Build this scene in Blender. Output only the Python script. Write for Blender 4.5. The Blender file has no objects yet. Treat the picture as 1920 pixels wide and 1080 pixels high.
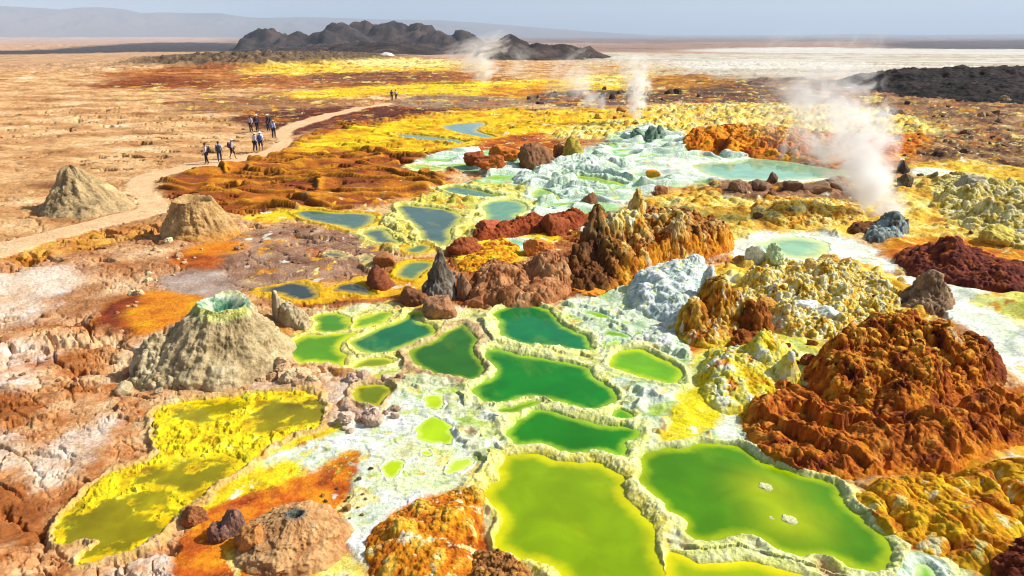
import bpy, bmesh, math, random
import numpy as np
from mathutils import Vector, Matrix
random.seed(7)
RNG = np.random.default_rng(11)
f4 = np.float32
SC = bpy.context.scene
COL = SC.collection

# ------------------------------------------------------------------ camera model
CAM_H = 10.0
LENS = 25.7
F = 1920 * LENS / 36.0
PITCH = math.atan((540 - 66) / F)
CP, SP = math.cos(PITCH), math.sin(PITCH)


def macro(D):
    """large scale lie of the land: the hydrothermal field, then a long slope down to the salt plain"""
    D = np.asarray(D, dtype=np.float64)
    z = -0.018 * np.clip(D - 240, 0, 1900)
    return z


TD = np.exp(np.linspace(math.log(3.0), math.log(90000.0), 6000))
TS = (CAM_H - macro(TD)) / TD


def ray(u, v):
    a, b = (u - 960) / F, (v - 540) / F
    dx, dy, dz = a, CP - b * SP, -SP - b * CP
    return dx, dy, dz


def ground_polar(u, v):
    dx, dy, dz = ray(u, v)
    s = -dz / math.hypot(dx, dy)
    s = max(s, 1.0e-4)
    D = float(np.interp(-s, -TS, TD))
    return math.atan2(dx, dy), D


def gp(u, v):
    t, D = ground_polar(u, v)
    return D * math.sin(t), D * math.cos(t)


def dist(u, v):
    return ground_polar(u, v)[1]


def ztop(u, vb, vt):
    """height of a point seen at row vt standing over the ground point (u, vb)"""
    t, D = ground_polar(u, vb)
    dx, dy, dz = ray(u, vt)
    return CAM_H + D * dz / math.hypot(dx, dy)


def mpp(u, v):
    """metres per photo pixel at that ground point"""
    x, y = gp(u, v)
    return (y * CP + CAM_H * SP) / F


# ------------------------------------------------------------------ noise
PERM = RNG.permutation(256).astype(np.int32)
PERM2 = np.concatenate([PERM, PERM])
GA = RNG.uniform(0, 2 * math.pi, 256)
GX, GY = np.cos(GA).astype(f4), np.sin(GA).astype(f4)
RV = RNG.uniform(0, 1, 256).astype(f4)
RV2 = RNG.uniform(0, 1, 256).astype(f4)
G3 = RNG.normal(size=(256, 3)); G3 /= np.linalg.norm(G3, axis=1)[:, None]; G3 = G3.astype(f4)


def h2(i, j, s):
    return PERM2[PERM2[(i + s * 37) & 255] + ((j + s * 101) & 255)]


def perlin(x, y, s=0):
    xf, yf = np.floor(x), np.floor(y)
    i, j = xf.astype(np.int32), yf.astype(np.int32)
    fx, fy = (x - xf).astype(f4), (y - yf).astype(f4)
    u = fx * fx * fx * (fx * (fx * 6 - 15) + 10)
    v = fy * fy * fy * (fy * (fy * 6 - 15) + 10)

    def g(a, b):
        k = h2(i + a, j + b, s)
        return GX[k] * (fx - a) + GY[k] * (fy - b)
    n0 = g(0, 0); n0 += u * (g(1, 0) - n0)
    n1 = g(0, 1); n1 += u * (g(1, 1) - n1)
    return (n0 + v * (n1 - n0)) * f4(1.5)


def fbm(x, y, o=5, s=0, gain=0.5):
    t, a, n = 0, 1.0, 0.0
    for k in range(o):
        t = t + f4(a) * perlin(x, y, s + k)
        n += a; a *= gain
        x, y = x * 2.03 + 13.7, y * 2.03 - 7.1
    return t / f4(n ** 0.75)


def ridged(x, y, o=5, s=0, gain=0.5):
    t, a, n = 0, 1.0, 0.0
    for k in range(o):
        t = t + f4(a) * (1 - np.abs(perlin(x, y, s + k)) * 2)
        n += a; a *= gain
        x, y = x * 2.03 + 5.3, y * 2.03 + 9.9
    return t / f4(n)


def worley(x, y, s=0, jit=0.9):
    xf, yf = np.floor(x), np.floor(y)
    i, j = xf.astype(np.int32), yf.astype(np.int32)
    f1 = np.full(np.shape(x), 9.0, f4); f2 = np.full(np.shape(x), 9.0, f4)
    cid = np.zeros(np.shape(x), np.int32)
    for a in (-1, 0, 1):
        for b in (-1, 0, 1):
            k = h2(i + a, j + b, s)
            px = xf + a + 0.5 + (RV[k] - 0.5) * jit
            py = yf + b + 0.5 + (RV2[k] - 0.5) * jit
            d = np.sqrt((px - x) ** 2 + (py - y) ** 2).astype(f4)
            m = d < f1
            f2 = np.where(m, f1, np.minimum(f2, d))
            cid = np.where(m, k, cid)
            f1 = np.where(m, d, f1)
    return f1, f2, cid


def perlin3(p, s=0):
    pf = np.floor(p); ii = pf.astype(np.int32); fr = (p - pf).astype(f4)
    w = fr * fr * fr * (fr * (fr * 6 - 15) + 10)
    out = 0
    for a in (0, 1):
        for b in (0, 1):
            for c in (0, 1):
                k = PERM2[h2(ii[:, 0] + a, ii[:, 1] + b, s) + ((ii[:, 2] + c) & 255)]
                g = G3[k]
                d = g[:, 0] * (fr[:, 0] - a) + g[:, 1] * (fr[:, 1] - b) + g[:, 2] * (fr[:, 2] - c)
                wa = (w[:, 0] if a else 1 - w[:, 0]) * (w[:, 1] if b else 1 - w[:, 1]) * (w[:, 2] if c else 1 - w[:, 2])
                out = out + wa * d
    return out * f4(1.5)


def fbm3(p, o=4, s=0, gain=0.5, ridge=False):
    t, a, n = 0, 1.0, 0.0
    for k in range(o):
        q = perlin3(p, s + k)
        if ridge: q = 1 - 2 * np.abs(q)
        t = t + a * q; n += a; a *= gain
        p = p * 2.03 + 3.7
    return t / n ** (1 if ridge else 0.75)


def sstep(a, b, x):
    t = np.clip((x - a) / (b - a), 0, 1)
    return t * t * (3 - 2 * t)


# ------------------------------------------------------------------ colour
ALB = 0.80


def lin(c):
    c = np.asarray(c, dtype=np.float64) / 255.0
    l = np.where(c <= 0.04045, c / 12.92, ((c + 0.055) / 1.055) ** 2.4)
    return (np.minimum(l * ALB, 0.86)).astype(f4)


def ramp(n, cols, sharp=1.0):
    """n about -1..1 -> piecewise colour"""
    cols = np.array([lin(c) for c in cols], f4)
    k = len(cols)
    t = np.clip((n * sharp * 0.5 + 0.5), 0, 0.9999) * (k - 1)
    i = t.astype(np.int32); fr = (t - i)[..., None].astype(f4)
    fr = fr * fr * (3 - 2 * fr)
    return cols[i] * (1 - fr) + cols[np.minimum(i + 1, k - 1)] * fr


# ------------------------------------------------------------------ materials
def mat_crust(name, bump=0.5, fine=9.0, rough=0.92, tint=False, dist_=0.05):
    m = bpy.data.materials.new(name); m.use_nodes = True
    nt = m.node_tree; N = nt.nodes; L = nt.links
    b = N['Principled BSDF']; b.inputs['Roughness'].default_value = rough
    b.inputs['Specular IOR Level'].default_value = 0.15
    tc = N.new('ShaderNodeTexCoord')
    at = N.new('ShaderNodeAttribute'); at.attribute_name = 'Col'
    n1 = N.new('ShaderNodeTexNoise'); n1.inputs['Scale'].default_value = fine
    n1.inputs['Detail'].default_value = 8; n1.inputs['Roughness'].default_value = 0.7
    n2 = N.new('ShaderNodeTexNoise'); n2.inputs['Scale'].default_value = fine * 0.17
    n2.inputs['Detail'].default_value = 6; n2.inputs['Roughness'].default_value = 0.6
    L.new(tc.outputs['Object'], n1.inputs['Vector']); L.new(tc.outputs['Object'], n2.inputs['Vector'])
    r1 = N.new('ShaderNodeMapRange'); r1.inputs[1].default_value = 0.3; r1.inputs[2].default_value = 0.7
    r1.inputs[3].default_value = 0.6; r1.inputs[4].default_value = 1.3
    L.new(n1.outputs['Fac'], r1.inputs[0])
    r2 = N.new('ShaderNodeMapRange'); r2.inputs[1].default_value = 0.3; r2.inputs[2].default_value = 0.7
    r2.inputs[3].default_value = 0.85; r2.inputs[4].default_value = 1.12
    L.new(n2.outputs['Fac'], r2.inputs[0])
    mm = N.new('ShaderNodeMath'); mm.operation = 'MULTIPLY'
    L.new(r1.outputs[0], mm.inputs[0]); L.new(r2.outputs[0], mm.inputs[1])
    vm = N.new('ShaderNodeVectorMath'); vm.operation = 'SCALE'
    L.new(at.outputs['Color'], vm.inputs[0]); L.new(mm.outputs[0], vm.inputs['Scale'])
    out = vm.outputs[0]
    if tint:
        oi = N.new('ShaderNodeObjectInfo')
        vt = N.new('ShaderNodeVectorMath'); vt.operation = 'MULTIPLY'
        L.new(out, vt.inputs[0]); L.new(oi.outputs['Color'], vt.inputs[1]); out = vt.outputs[0]
    L.new(out, b.inputs['Base Color'])
    bp = N.new('ShaderNodeBump'); bp.inputs['Strength'].default_value = bump; bp.inputs['Distance'].default_value = dist_
    L.new(n1.outputs['Fac'], bp.inputs['Height']); L.new(bp.outputs[0], b.inputs['Normal'])
    return m


def mat_water():
    m = bpy.data.materials.new('brine'); m.use_nodes = True
    nt = m.node_tree; N = nt.nodes; L = nt.links
    b = N['Principled BSDF']; b.inputs['Roughness'].default_value = 0.06
    b.inputs['IOR'].default_value = 1.33
    b.inputs['Specular IOR Level'].default_value = 0.36
    at = N.new('ShaderNodeAttribute'); at.attribute_name = 'Col'
    tc = N.new('ShaderNodeTexCoord')
    n2 = N.new('ShaderNodeTexNoise'); n2.inputs['Scale'].default_value = 0.9
    n2.inputs['Detail'].default_value = 5; n2.inputs['Distortion'].default_value = 0.6
    L.new(tc.outputs['Object'], n2.inputs['Vector'])
    r2 = N.new('ShaderNodeMapRange'); r2.inputs[1].default_value = 0.3; r2.inputs[2].default_value = 0.7
    r2.inputs[3].default_value = 0.82; r2.inputs[4].default_value = 1.15
    L.new(n2.outputs['Fac'], r2.inputs[0])
    vm = N.new('ShaderNodeVectorMath'); vm.operation = 'SCALE'
    L.new(at.outputs['Color'], vm.inputs[0]); L.new(r2.outputs[0], vm.inputs['Scale'])
    L.new(vm.outputs[0], b.inputs['Base Color'])
    n1 = N.new('ShaderNodeTexNoise'); n1.inputs['Scale'].default_value = 6; n1.inputs['Detail'].default_value = 3
    L.new(tc.outputs['Object'], n1.inputs['Vector'])
    bp = N.new('ShaderNodeBump'); bp.inputs['Strength'].default_value = 0.04; bp.inputs['Distance'].default_value = 0.02
    L.new(n1.outputs['Fac'], bp.inputs['Height']); L.new(bp.outputs[0], b.inputs['Normal'])
    return m


M_GROUND = mat_crust('mineral_crust', 0.9, 8.0, 0.92, False, 0.07)
M_ROCK = mat_crust('rock', 0.9, 9.0, 0.92, True, 0.07)
M_HILL = mat_crust('hill_rock', 0.5, 0.12, 0.95, False, 4.0)
M_WATER = mat_water()

# ------------------------------------------------------------------ object helpers


def mesh_obj(name, co, faces, col=None, mat=None, smooth=True, parent=None):
    me = bpy.data.meshes.new(name)
    co = np.ascontiguousarray(co, dtype=f4).reshape(-1, 3)
    faces = np.ascontiguousarray(faces, dtype=np.int32)
    k = faces.shape[1]
    me.vertices.add(len(co)); me.vertices.foreach_set('co', co.ravel())
    me.loops.add(faces.size); me.loops.foreach_set('vertex_index', faces.ravel())
    me.polygons.add(len(faces))
    me.polygons.foreach_set('loop_start', np.arange(0, faces.size, k, dtype=np.int32))
    me.polygons.foreach_set('loop_total', np.full(len(faces), k, np.int32))
    me.polygons.foreach_set('use_smooth', np.full(len(faces), smooth, bool))
    me.update(calc_edges=True)
    if col is not None:
        a = me.color_attributes.new('Col', 'FLOAT_COLOR', 'POINT')
        c4 = np.ones((len(co), 4), f4); c4[:, :3] = np.asarray(col, f4).reshape(-1, 3)
        a.data.foreach_set('color', c4.ravel())
    if mat: me.materials.append(mat)
    o = bpy.data.objects.new(name, me); COL.objects.link(o)
    if parent: o.parent = parent
    return o


def tag(o, label=None, cat=None, group=None, kind=None):
    if label: o['label'] = label
    if cat: o['category'] = cat
    if group: o['group'] = group
    if kind: o['kind'] = kind
    return o


def empty(name, loc, rz=0.0):
    o = bpy.data.objects.new(name, None); COL.objects.link(o)
    o.location = loc; o.rotation_euler = (0, 0, rz); o.empty_display_size = 0.2
    return o


# ------------------------------------------------------------------ terrain grid
rows = [5.5]
while rows[-1] < 36500:
    D = rows[-1]
    px = D * D / (CAM_H * F * 1024 / 1920)
    step = min(px * 0.85, 0.0019 * D if 36 < D < 90 else 0.0055 * D) if D < 320 else (0.012 * D if D < 3500 else 0.06 * D)
    rows.append(D + max(step, 0.018))
RD = np.array(rows); RL = np.log(RD)
TH = np.radians(np.concatenate([np.linspace(-62, -43.2, 120), np.linspace(-43, 43, 1330), np.linspace(43.2, 62, 120)]))
NR, NC = len(RD), len(TH)
DD = np.repeat(RD[:, None], NC, 1).astype(f4)
X = (RD[:, None] * np.sin(TH)[None]).astype(f4)
Y = (RD[:, None] * np.cos(TH)[None]).astype(f4)
T2 = np.repeat(TH[None].astype(f4), NR, 0)
L2 = np.repeat(RL[:, None].astype(f4), NC, 1)
WX = fbm(T2 * 28, L2 * 28, 7, 3, 0.66)
WY = fbm(T2 * 28 + 50, L2 * 28, 7, 13, 0.66)
Z = np.repeat(macro(RD)[:, None], NC, 1).astype(f4)
C = np.zeros((NR, NC, 3), f4)


def zz(x0, y0, s, pts):
    return [(x0 + a / s, y0 + b / s) for a, b in pts]


def chaikin(p, n=2):
    p = np.array(p, dtype=np.float64)
    for _ in range(n):
        q = np.roll(p, -1, 0)
        p = np.stack([0.75 * p + 0.25 * q, 0.25 * p + 0.75 * q], 1).reshape(-1, 2)
    return p


def poly_q(pts, n=2):
    q = np.array([(lambda t, D: (t, math.log(D)))(*ground_polar(u, v)) for u, v in pts])
    return chaikin(q, n) if n else q


def sd_poly(q, px, py):
    """signed distance (negative inside)"""
    d2 = np.full(px.shape, 1e9, f4); ins = np.zeros(px.shape, bool)
    n = len(q)
    for k in range(n):
        ax, ay = q[k]; bx, by = q[(k + 1) % n]
        ex, ey = bx - ax, by - ay
        l2 = ex * ex + ey * ey
        if l2 < 1e-14: continue
        t = np.clip(((px - ax) * ex + (py - ay) * ey) / l2, 0, 1)
        dx = px - (ax + t * ex); dy = py - (ay + t * ey)
        d2 = np.minimum(d2, dx * dx + dy * dy)
        if abs(ey) > 1e-12:
            c = ((py >= ay) != (py >= by)) & (px < ax + (py - ay) * (ex / ey))
            ins ^= c
    d = np.sqrt(d2)
    return np.where(ins, -d, d)


def box(q, m):
    c0 = max(0, np.searchsorted(TH, q[:, 0].min() - m)); c1 = min(NC, np.searchsorted(TH, q[:, 0].max() + m) + 1)
    r0 = max(0, np.searchsorted(RL, q[:, 1].min() - m)); r1 = min(NR, np.searchsorted(RL, q[:, 1].max() + m) + 1)
    return (slice(r0, r1), slice(c0, c1))


def region_w(pts, warp, soft, n=2):
    q = poly_q(pts, n)
    sl = box(q, warp * 1.6 + soft * 1.2 + 0.004)
    if sl[0].stop - sl[0].start < 2 or sl[1].stop - sl[1].start < 2: return None, None
    sd = sd_poly(q, T2[sl] + WX[sl] * warp, L2[sl] + WY[sl] * warp)
    return sl, 1 - sstep(-soft, soft, sd)


# style fields, all 0..1 weights or amplitudes over the grid
ST = {k: np.zeros((NR, NC), f4) for k in ('terr', 'nod', 'plate', 'flow', 'trav')}
ROUGH = np.full((NR, NC), 1.0, f4)


def n_field(sl, sc, s, stretch=1.0, o=6):
    return fbm(X[sl] / (sc * stretch), Y[sl] / sc, o, s, 0.58)


def paint(pts, cols, sc=1.5, warp=0.02, soft=0.006, seed=0, sharp=1.6, stretch=1.0, op=1.0, n=2, rough=None, **styles):
    sl, w = region_w(pts, warp, soft, n)
    if sl is None: return
    w = (w * op).astype(f4)
    c = ramp(n_field(sl, sc, seed, stretch), cols, sharp)
    C[sl] += (c - C[sl]) * w[..., None]
    for k in ST:
        ST[k][sl] += (styles.get(k, 0.0) - ST[k][sl]) * w
    if rough is not None: ROUGH[sl] += (rough - ROUGH[sl]) * w


# base: sandy desert
C[:] = ramp(fbm(X / 9, Y / 5, 6, 40, 0.6), [(146, 98, 58), (198, 146, 92), (228, 182, 126), (246, 216, 172)], 1.8)
ST['plate'][:] = 0.55
C[:] = np.where(DD[..., None] > 420, ramp(fbm(T2 * 26, L2 * 9, 6, 41, 0.6), [(150, 118, 96), (190, 150, 118), (214, 176, 140)], 1.4), C)

TAN = [(170, 104, 54), (206, 148, 92), (232, 188, 132), (246, 220, 178)]
PLATE = [(140, 74, 32), (186, 114, 58), (214, 154, 98), (232, 190, 140), (246, 226, 200)]
GOLD = [(150, 74, 14), (206, 122, 14), (234, 168, 22), (246, 206, 44)]
YEL = [(206, 138, 12), (238, 190, 20), (250, 220, 40), (252, 236, 110)]
LEM = [(214, 160, 40), (240, 210, 80), (252, 240, 150), (252, 246, 200)]
RUST = [(110, 46, 16), (156, 74, 22), (196, 104, 30), (222, 136, 50)]
MAR = [(74, 34, 24), (104, 52, 36), (132, 72, 48)]
MAUV = [(116, 82, 64), (152, 112, 86), (180, 142, 112), (206, 176, 150)]
BRN = [(84, 56, 40), (122, 84, 58), (158, 116, 82), (188, 146, 108)]
WHT = [(206, 224, 176), (230, 240, 214), (244, 248, 236), (250, 250, 246)]
MINT = [(150, 196, 150), (188, 222, 186), (220, 238, 216), (242, 248, 238)]
YG = [(206, 206, 60), (226, 226, 110), (236, 240, 170)]
ORG = [(150, 62, 10), (206, 100, 10), (236, 140, 18), (246, 180, 40)]
DRK = [(44, 36, 36), (62, 52, 50), (84, 70, 64)]

# ---- far country
paint([(-300, 67), (2300, 67), (2300, 88), (-300, 84)], [(110, 92, 88), (130, 106, 98), (160, 128, 110)], 300, 0.0, 0.05, 1, rough=0.2)
paint([(-300, 69), (420, 69), (470, 82), (-300, 86)], [(176, 138, 118), (198, 158, 132), (216, 180, 150)], 200, 0.01, 0.05, 2, rough=0.2)
paint([(-300, 84), (500, 84), (640, 110), (500, 132), (-300, 136)], [(160, 118, 84), (206, 162, 118), (224, 186, 140)], 26, 0.02, 0.05, 3)
paint([(-200, 97), (60, 95), (150, 88), (260, 80), (420, 79), (520, 90), (460, 97), (300, 97), (120, 101), (-100, 103)], DRK, 60, 0.03, 0.02, 4)
paint([(960, 84), (1340, 78), (2300, 80), (2300, 96), (1500, 92), (1000, 98)], [(120, 92, 80), (160, 126, 104), (196, 160, 132)], 150, 0.02, 0.05, 5, stretch=6)
paint([(1640, 77), (2300, 74), (2300, 94), (1900, 94), (1620, 89)], [(70, 58, 60), (92, 76, 74)], 150, 0.02, 0.04, 6)
paint([(1290, 92), (1500, 88), (1700, 92), (2300, 94), (2300, 104), (1600, 101), (1300, 98)], [(206, 200, 184), (226, 222, 208)], 100, 0.02, 0.04, 7, stretch=6, rough=0.1)
paint([(1100, 98), (1250, 100), (1500, 101), (1920, 104), (2300, 106), (2300, 140), (1700, 140), (1520, 152), (1300, 152), (1200, 132), (1080, 120)],
      [(150, 126, 100), (190, 174, 148), (214, 206, 188), (230, 226, 212)], 40, 0.03, 0.05, 8, 1.8, stretch=5, rough=0.25)
paint([(1180, 116), (1500, 110), (1560, 120), (1400, 132), (1230, 128)], [(214, 208, 190), (232, 228, 214)], 30, 0.03, 0.05, 9, stretch=5, op=0.8)
paint([(1060, 118), (1200, 112), (1290, 132), (1260, 146), (1100, 138)], [(196, 164, 112), (220, 194, 140)], 20, 0.03, 0.04, 10, op=0.7)
# ---- far field
paint([(120, 142), (320, 132), (560, 128), (860, 132), (1000, 150), (860, 168), (560, 166), (300, 168), (120, 166), (260, 152)],
      [(112, 60, 34), (160, 92, 46), (190, 120, 62), (220, 150, 80)], 7, 0.03, 0.03, 12, 1.8, stretch=3)
paint([(220, 150), (330, 142), (400, 150), (420, 168), (300, 164), (140, 165)], [(112, 52, 24), (150, 76, 32)], 6, 0.03, 0.03, 13)
paint([(430, 138), (600, 120), (720, 115), (860, 113), (880, 134), (700, 136), (560, 142)], [(226, 160, 30), (246, 206, 60), (250, 228, 130)], 8, 0.03, 0.03, 14, stretch=2)
paint([(600, 122), (860, 112), (870, 126), (700, 128)], [(250, 226, 120), (250, 238, 180)], 8, 0.02, 0.03, 14, op=0.8)
paint([(560, 140), (760, 134), (860, 140), (850, 152), (700, 156), (560, 152)], [(110, 66, 46), (142, 92, 64)], 8, 0.03, 0.03, 15, stretch=2)
paint([(440, 190), (560, 172), (700, 160), (860, 152), (1060, 150), (1100, 140), (1260, 142), (1340, 165), (1240, 185), (1060, 190), (880, 180), (760, 178), (640, 184), (520, 192)],
      YEL, 6, 0.03, 0.02, 16, 1.8, stretch=2.5, nod=0.25)
paint([(900, 168), (1000, 160), (1050, 168), (980, 184), (880, 180)], GOLD, 5, 0.03, 0.02, 17, stretch=2)
paint([(1060, 144), (1200, 140), (1300, 150), (1240, 164), (1080, 160)], LEM, 5, 0.03, 0.03, 18, nod=0.4)
paint([(340, 186), (460, 176), (600, 186), (700, 192), (540, 210), (420, 214), (300, 210)], [(120, 74, 44), (164, 116, 74), (190, 150, 104)], 6, 0.03, 0.03, 19, stretch=2)
paint([(420, 218), (520, 205), (640, 200), (720, 196), (900, 202), (960, 200), (860, 216), (700, 224), (600, 240), (530, 262), (500, 240), (440, 232)],
      MAR, 5, 0.025, 0.015, 20, stretch=2)
paint([(740, 184), (830, 176), (960, 184), (1010, 192), (940, 202), (800, 204), (730, 196)], [(126, 96, 74), (156, 126, 98), (176, 146, 112)], 5, 0.02, 0.02, 21, stretch=2)
paint([(970, 186), (1010, 172), (1100, 168), (1240, 170), (1330, 190), (1180, 198), (1040, 200)], [(70, 52, 46), (104, 80, 68), (132, 104, 86)], 5, 0.02, 0.02, 22)
paint([(1190, 172), (1330, 150), (1560, 145), (1640, 170), (1700, 200), (1560, 196), (1240, 196)], [(70, 50, 42), (104, 76, 60), (140, 106, 78)], 6, 0.03, 0.02, 23)
paint([(1180, 146), (1330, 138), (1380, 156), (1260, 172), (1190, 168)], [(126, 76, 36), (176, 116, 46), (214, 170, 50)], 6, 0.03, 0.02, 24)
# ---- right, rocky brown
paint([(1560, 165), (1760, 180), (2300, 180), (2300, 480), (1960, 420), (1800, 330), (1690, 320), (1600, 250)], [(74, 50, 36), (118, 86, 58), (160, 122, 82), (196, 156, 110)], 3.5, 0.03, 0.02, 25, 1.8, nod=0.5, rough=2.0)
paint([(1160, 206), (1300, 194), (1600, 196), (1720, 222), (1800, 250), (1620, 262), (1480, 240), (1300, 262), (1200, 246)], LEM, 3, 0.02, 0.02, 26, 1.8, nod=1.0, rough=1.5)
paint([(1270, 250), (1370, 234), (1480, 246), (1620, 258), (1760, 252), (1720, 300), (1640, 330), (1450, 300), (1300, 280)], ORG, 4, 0.02, 0.015, 27, 1.6, flow=0.7)
paint([(1300, 250), (1420, 240), (1560, 262), (1520, 290), (1400, 284)], [(140, 70, 36), (196, 110, 50), (236, 180, 70)], 3, 0.02, 0.02, 28, flow=0.8)
paint([(1690, 308), (1800, 300), (1940, 318), (2100, 330), (2100, 368), (1900, 352), (1720, 340)], [(236, 166, 30), (246, 200, 60), (250, 224, 120)], 4, 0.015, 0.012, 29)
paint([(1702, 318), (1780, 318), (1850, 334), (1780, 340), (1712, 332)], WHT, 3, 0.008, 0.006, 30, rough=0.2)
# ---- orange terraces
paint([(288, 345), (340, 325), (420, 312), (540, 286), (580, 246), (720, 222), (900, 204), (980, 206), (1010, 240), (960, 262), (870, 300), (850, 332), (820, 356), (700, 390), (560, 402), (430, 404), (330, 384)],
      [(110, 50, 22), (156, 80, 24), (190, 110, 24), (214, 140, 26)], 3.5, 0.02, 0.01, 31, 1.5, terr=1.0)
paint([(540, 290), (580, 262), (700, 232), (900, 204), (1010, 206), (1200, 204), (1240, 226), (1120, 252), (970, 262), (860, 282), (760, 292), (700, 276), (600, 290)],
      [(190, 116, 16), (230, 172, 20), (244, 210, 30), (236, 220, 70)], 3, 0.02, 0.012, 32, 1.6, terr=0.6)
paint([(860, 280), (960, 250), (1080, 250), (1120, 268), (1000, 290), (960, 330), (870, 325)], RUST, 2.5, 0.02, 0.01, 33)
paint([(1080, 232), (1240, 225), (1330, 250), (1200, 262), (1000, 262)], LEM, 2.5, 0.02, 0.015, 34, nod=0.9)
paint([(440, 406), (540, 396), (620, 392), (560, 412), (470, 416)], [(230, 200, 20), (244, 222, 60)], 2, 0.012, 0.008, 35, rough=0.4)
# ---- travertine
paint([(770, 302), (870, 284), (960, 280), (1000, 320), (1060, 298), (1120, 282), (1160, 250), (1220, 236), (1300, 262), (1420, 288), (1620, 312), (1610, 338), (1400, 347), (1280, 347), (1190, 372), (1150, 402), (1010, 422), (890, 452), (840, 432), (880, 384), (826, 354), (930, 332), (860, 320), (800, 320)],
      MINT, 2.2, 0.014, 0.008, 36, 1.7, trav=1.0, nod=0.08, rough=0.3)
paint([(820, 352), (960, 340), (1010, 360), (1000, 420), (900, 452), (700, 480), (690, 440), (740, 392)], [(190, 176, 60), (222, 214, 96), (232, 226, 150)], 1.6, 0.014, 0.008, 37, nod=0.7)
paint([(1080, 300), (1250, 300), (1500, 300), (1600, 320), (1500, 345), (1290, 345)], WHT, 2, 0.015, 0.012, 38, rough=0.3, op=0.7)
# ---- right mid: lemon and gold crust
paint([(1140, 400), (1280, 350), (1420, 346), (1600, 340), (1720, 340), (1960, 352), (2200, 380), (2200, 520), (1900, 480), (1700, 446), (1560, 446), (1370, 470), (1200, 460)],
      [(190, 120, 40), (230, 180, 60), (248, 222, 110), (252, 240, 180)], 2.2, 0.02, 0.015, 39, 1.7, nod=0.55, rough=1.4)
paint([(1290, 346), (1420, 345), (1600, 345), (1640, 380), (1520, 372), (1360, 372)], BRN, 1.8, 0.02, 0.015, 42, nod=0.3, rough=1.5)
paint([(1420, 380), (1560, 370), (1640, 400), (1640, 440), (1500, 440), (1420, 430)], [(226, 150, 40), (246, 206, 70), (250, 232, 150)], 2.5, 0.02, 0.02, 43, rough=0.8)
paint([(1740, 330), (1960, 350), (2100, 380), (2100, 440), (1880, 400), (1760, 380)], [(140, 110, 60), (196, 176, 90), (226, 214, 150)], 1.6, 0.02, 0.02, 44, nod=1.0, rough=1.8)
paint([(1360, 470), (1410, 438), (1520, 436), (1610, 452), (1700, 490), (1650, 514), (1560, 496), (1480, 496), (1400, 498)], WHT, 1.6, 0.012, 0.006, 45, rough=0.3)
paint([(1640, 470), (1700, 444), (1800, 446), (2000, 480), (2000, 580), (1860, 570), (1760, 514), (1680, 494)], [(190, 96, 14), (228, 146, 20), (244, 190, 40)], 1.6, 0.014, 0.01, 46)
paint([(1655, 512), (1730, 514), (1790, 522), (1870, 560), (1930, 600), (2050, 640), (2050, 780), (1900, 720), (1850, 640), (1760, 590), (1700, 545)], WHT, 1.4, 0.014, 0.008, 47, rough=0.5)
paint([(1800, 566), (1900, 550), (2000, 570), (2000, 620), (1880, 600)], YG, 1.2, 0.014, 0.01, 48)
paint([(1330, 490), (1420, 486), (1560, 490), (1660, 505), (1720, 560), (1780, 600), (1560, 640), (1440, 620), (1330, 580)],
      [(196, 120, 20), (234, 180, 40), (250, 224, 110), (250, 244, 200)], 1.3, 0.014, 0.01, 49, 1.7, nod=1.0, rough=1.5)
paint([(1290, 640), (1400, 560), (1500, 580), (1560, 640), (1480, 800), (1400, 780), (1300, 760)], [(180, 200, 110), (214, 226, 130), (236, 226, 60), (244, 246, 220)], 1.1, 0.014, 0.012, 50, 1.8, nod=0.6)
# ---- centre browns
paint([(480, 560), (620, 520), (720, 500), (860, 470), (1060, 400), (1200, 400), (1380, 470), (1240, 520), (1170, 556), (1040, 566), (880, 574), (700, 572), (500, 582)],
      [(104, 52, 24), (150, 80, 34), (184, 110, 56), (206, 140, 80)], 1.6, 0.016, 0.01, 51, 1.6, plate=0.6, rough=1.4)
paint([(850, 480), (900, 450), (960, 445), (1040, 420), (1060, 440), (1000, 470), (960, 500), (870, 505)], YEL, 1.2, 0.012, 0.008, 52, rough=1.2)
paint([(910, 460), (960, 442), (1010, 446), (990, 470), (930, 480)], MINT, 1.0, 0.01, 0.01, 53, rough=0.4)
paint([(480, 545), (560, 520), (700, 520), (780, 490), (840, 480), (810, 540), (720, 560), (600, 566), (490, 560)], [(206, 130, 20), (234, 176, 24), (226, 190, 60)], 1.2, 0.012, 0.008, 54, rough=0.8)
# ---- left middle
paint([(-300, 470), (120, 440), (300, 410), (460, 416), (600, 420), (700, 450), (740, 490), (600, 540), (480, 580), (300, 660), (200, 760), (-300, 800)],
      [(150, 92, 50), (186, 128, 80), (214, 164, 116), (232, 196, 152)], 2.2, 0.02, 0.015, 55, 1.6, plate=0.7)
paint([(430, 440), (540, 420), (640, 430), (720, 470), (740, 500), (600, 530), (480, 560), (420, 520), (330, 500)], MAUV, 1.6, 0.016, 0.012, 56, 1.5, rough=0.5, plate=0.2)
paint([(280, 520), (360, 500), (440, 510), (440, 560), (340, 560)], [(150, 120, 104), (182, 158, 140), (206, 190, 178)], 1.4, 0.014, 0.014, 57, rough=0.4)
paint([(0, 450), (100, 445), (260, 418), (310, 418), (300, 440), (150, 470), (0, 500)], GOLD, 2, 0.018, 0.02, 58, op=0.6, plate=0.5)
paint([(-100, 520), (120, 500), (180, 520), (60, 570), (-100, 600)], [(222, 184, 142), (242, 222, 198), (248, 238, 226)], 1.5, 0.02, 0.02, 59, op=0.85)
paint([(310, 480), (350, 466), (410, 478), (420, 500), (340, 505)], RUST, 1.0, 0.012, 0.008, 60, rough=0.5)
paint([(420, 452), (330, 470), (380, 482), (460, 470), (470, 455)], [(214, 110, 14), (226, 150, 20)], 1.0, 0.012, 0.01, 61, rough=0.5)
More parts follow.
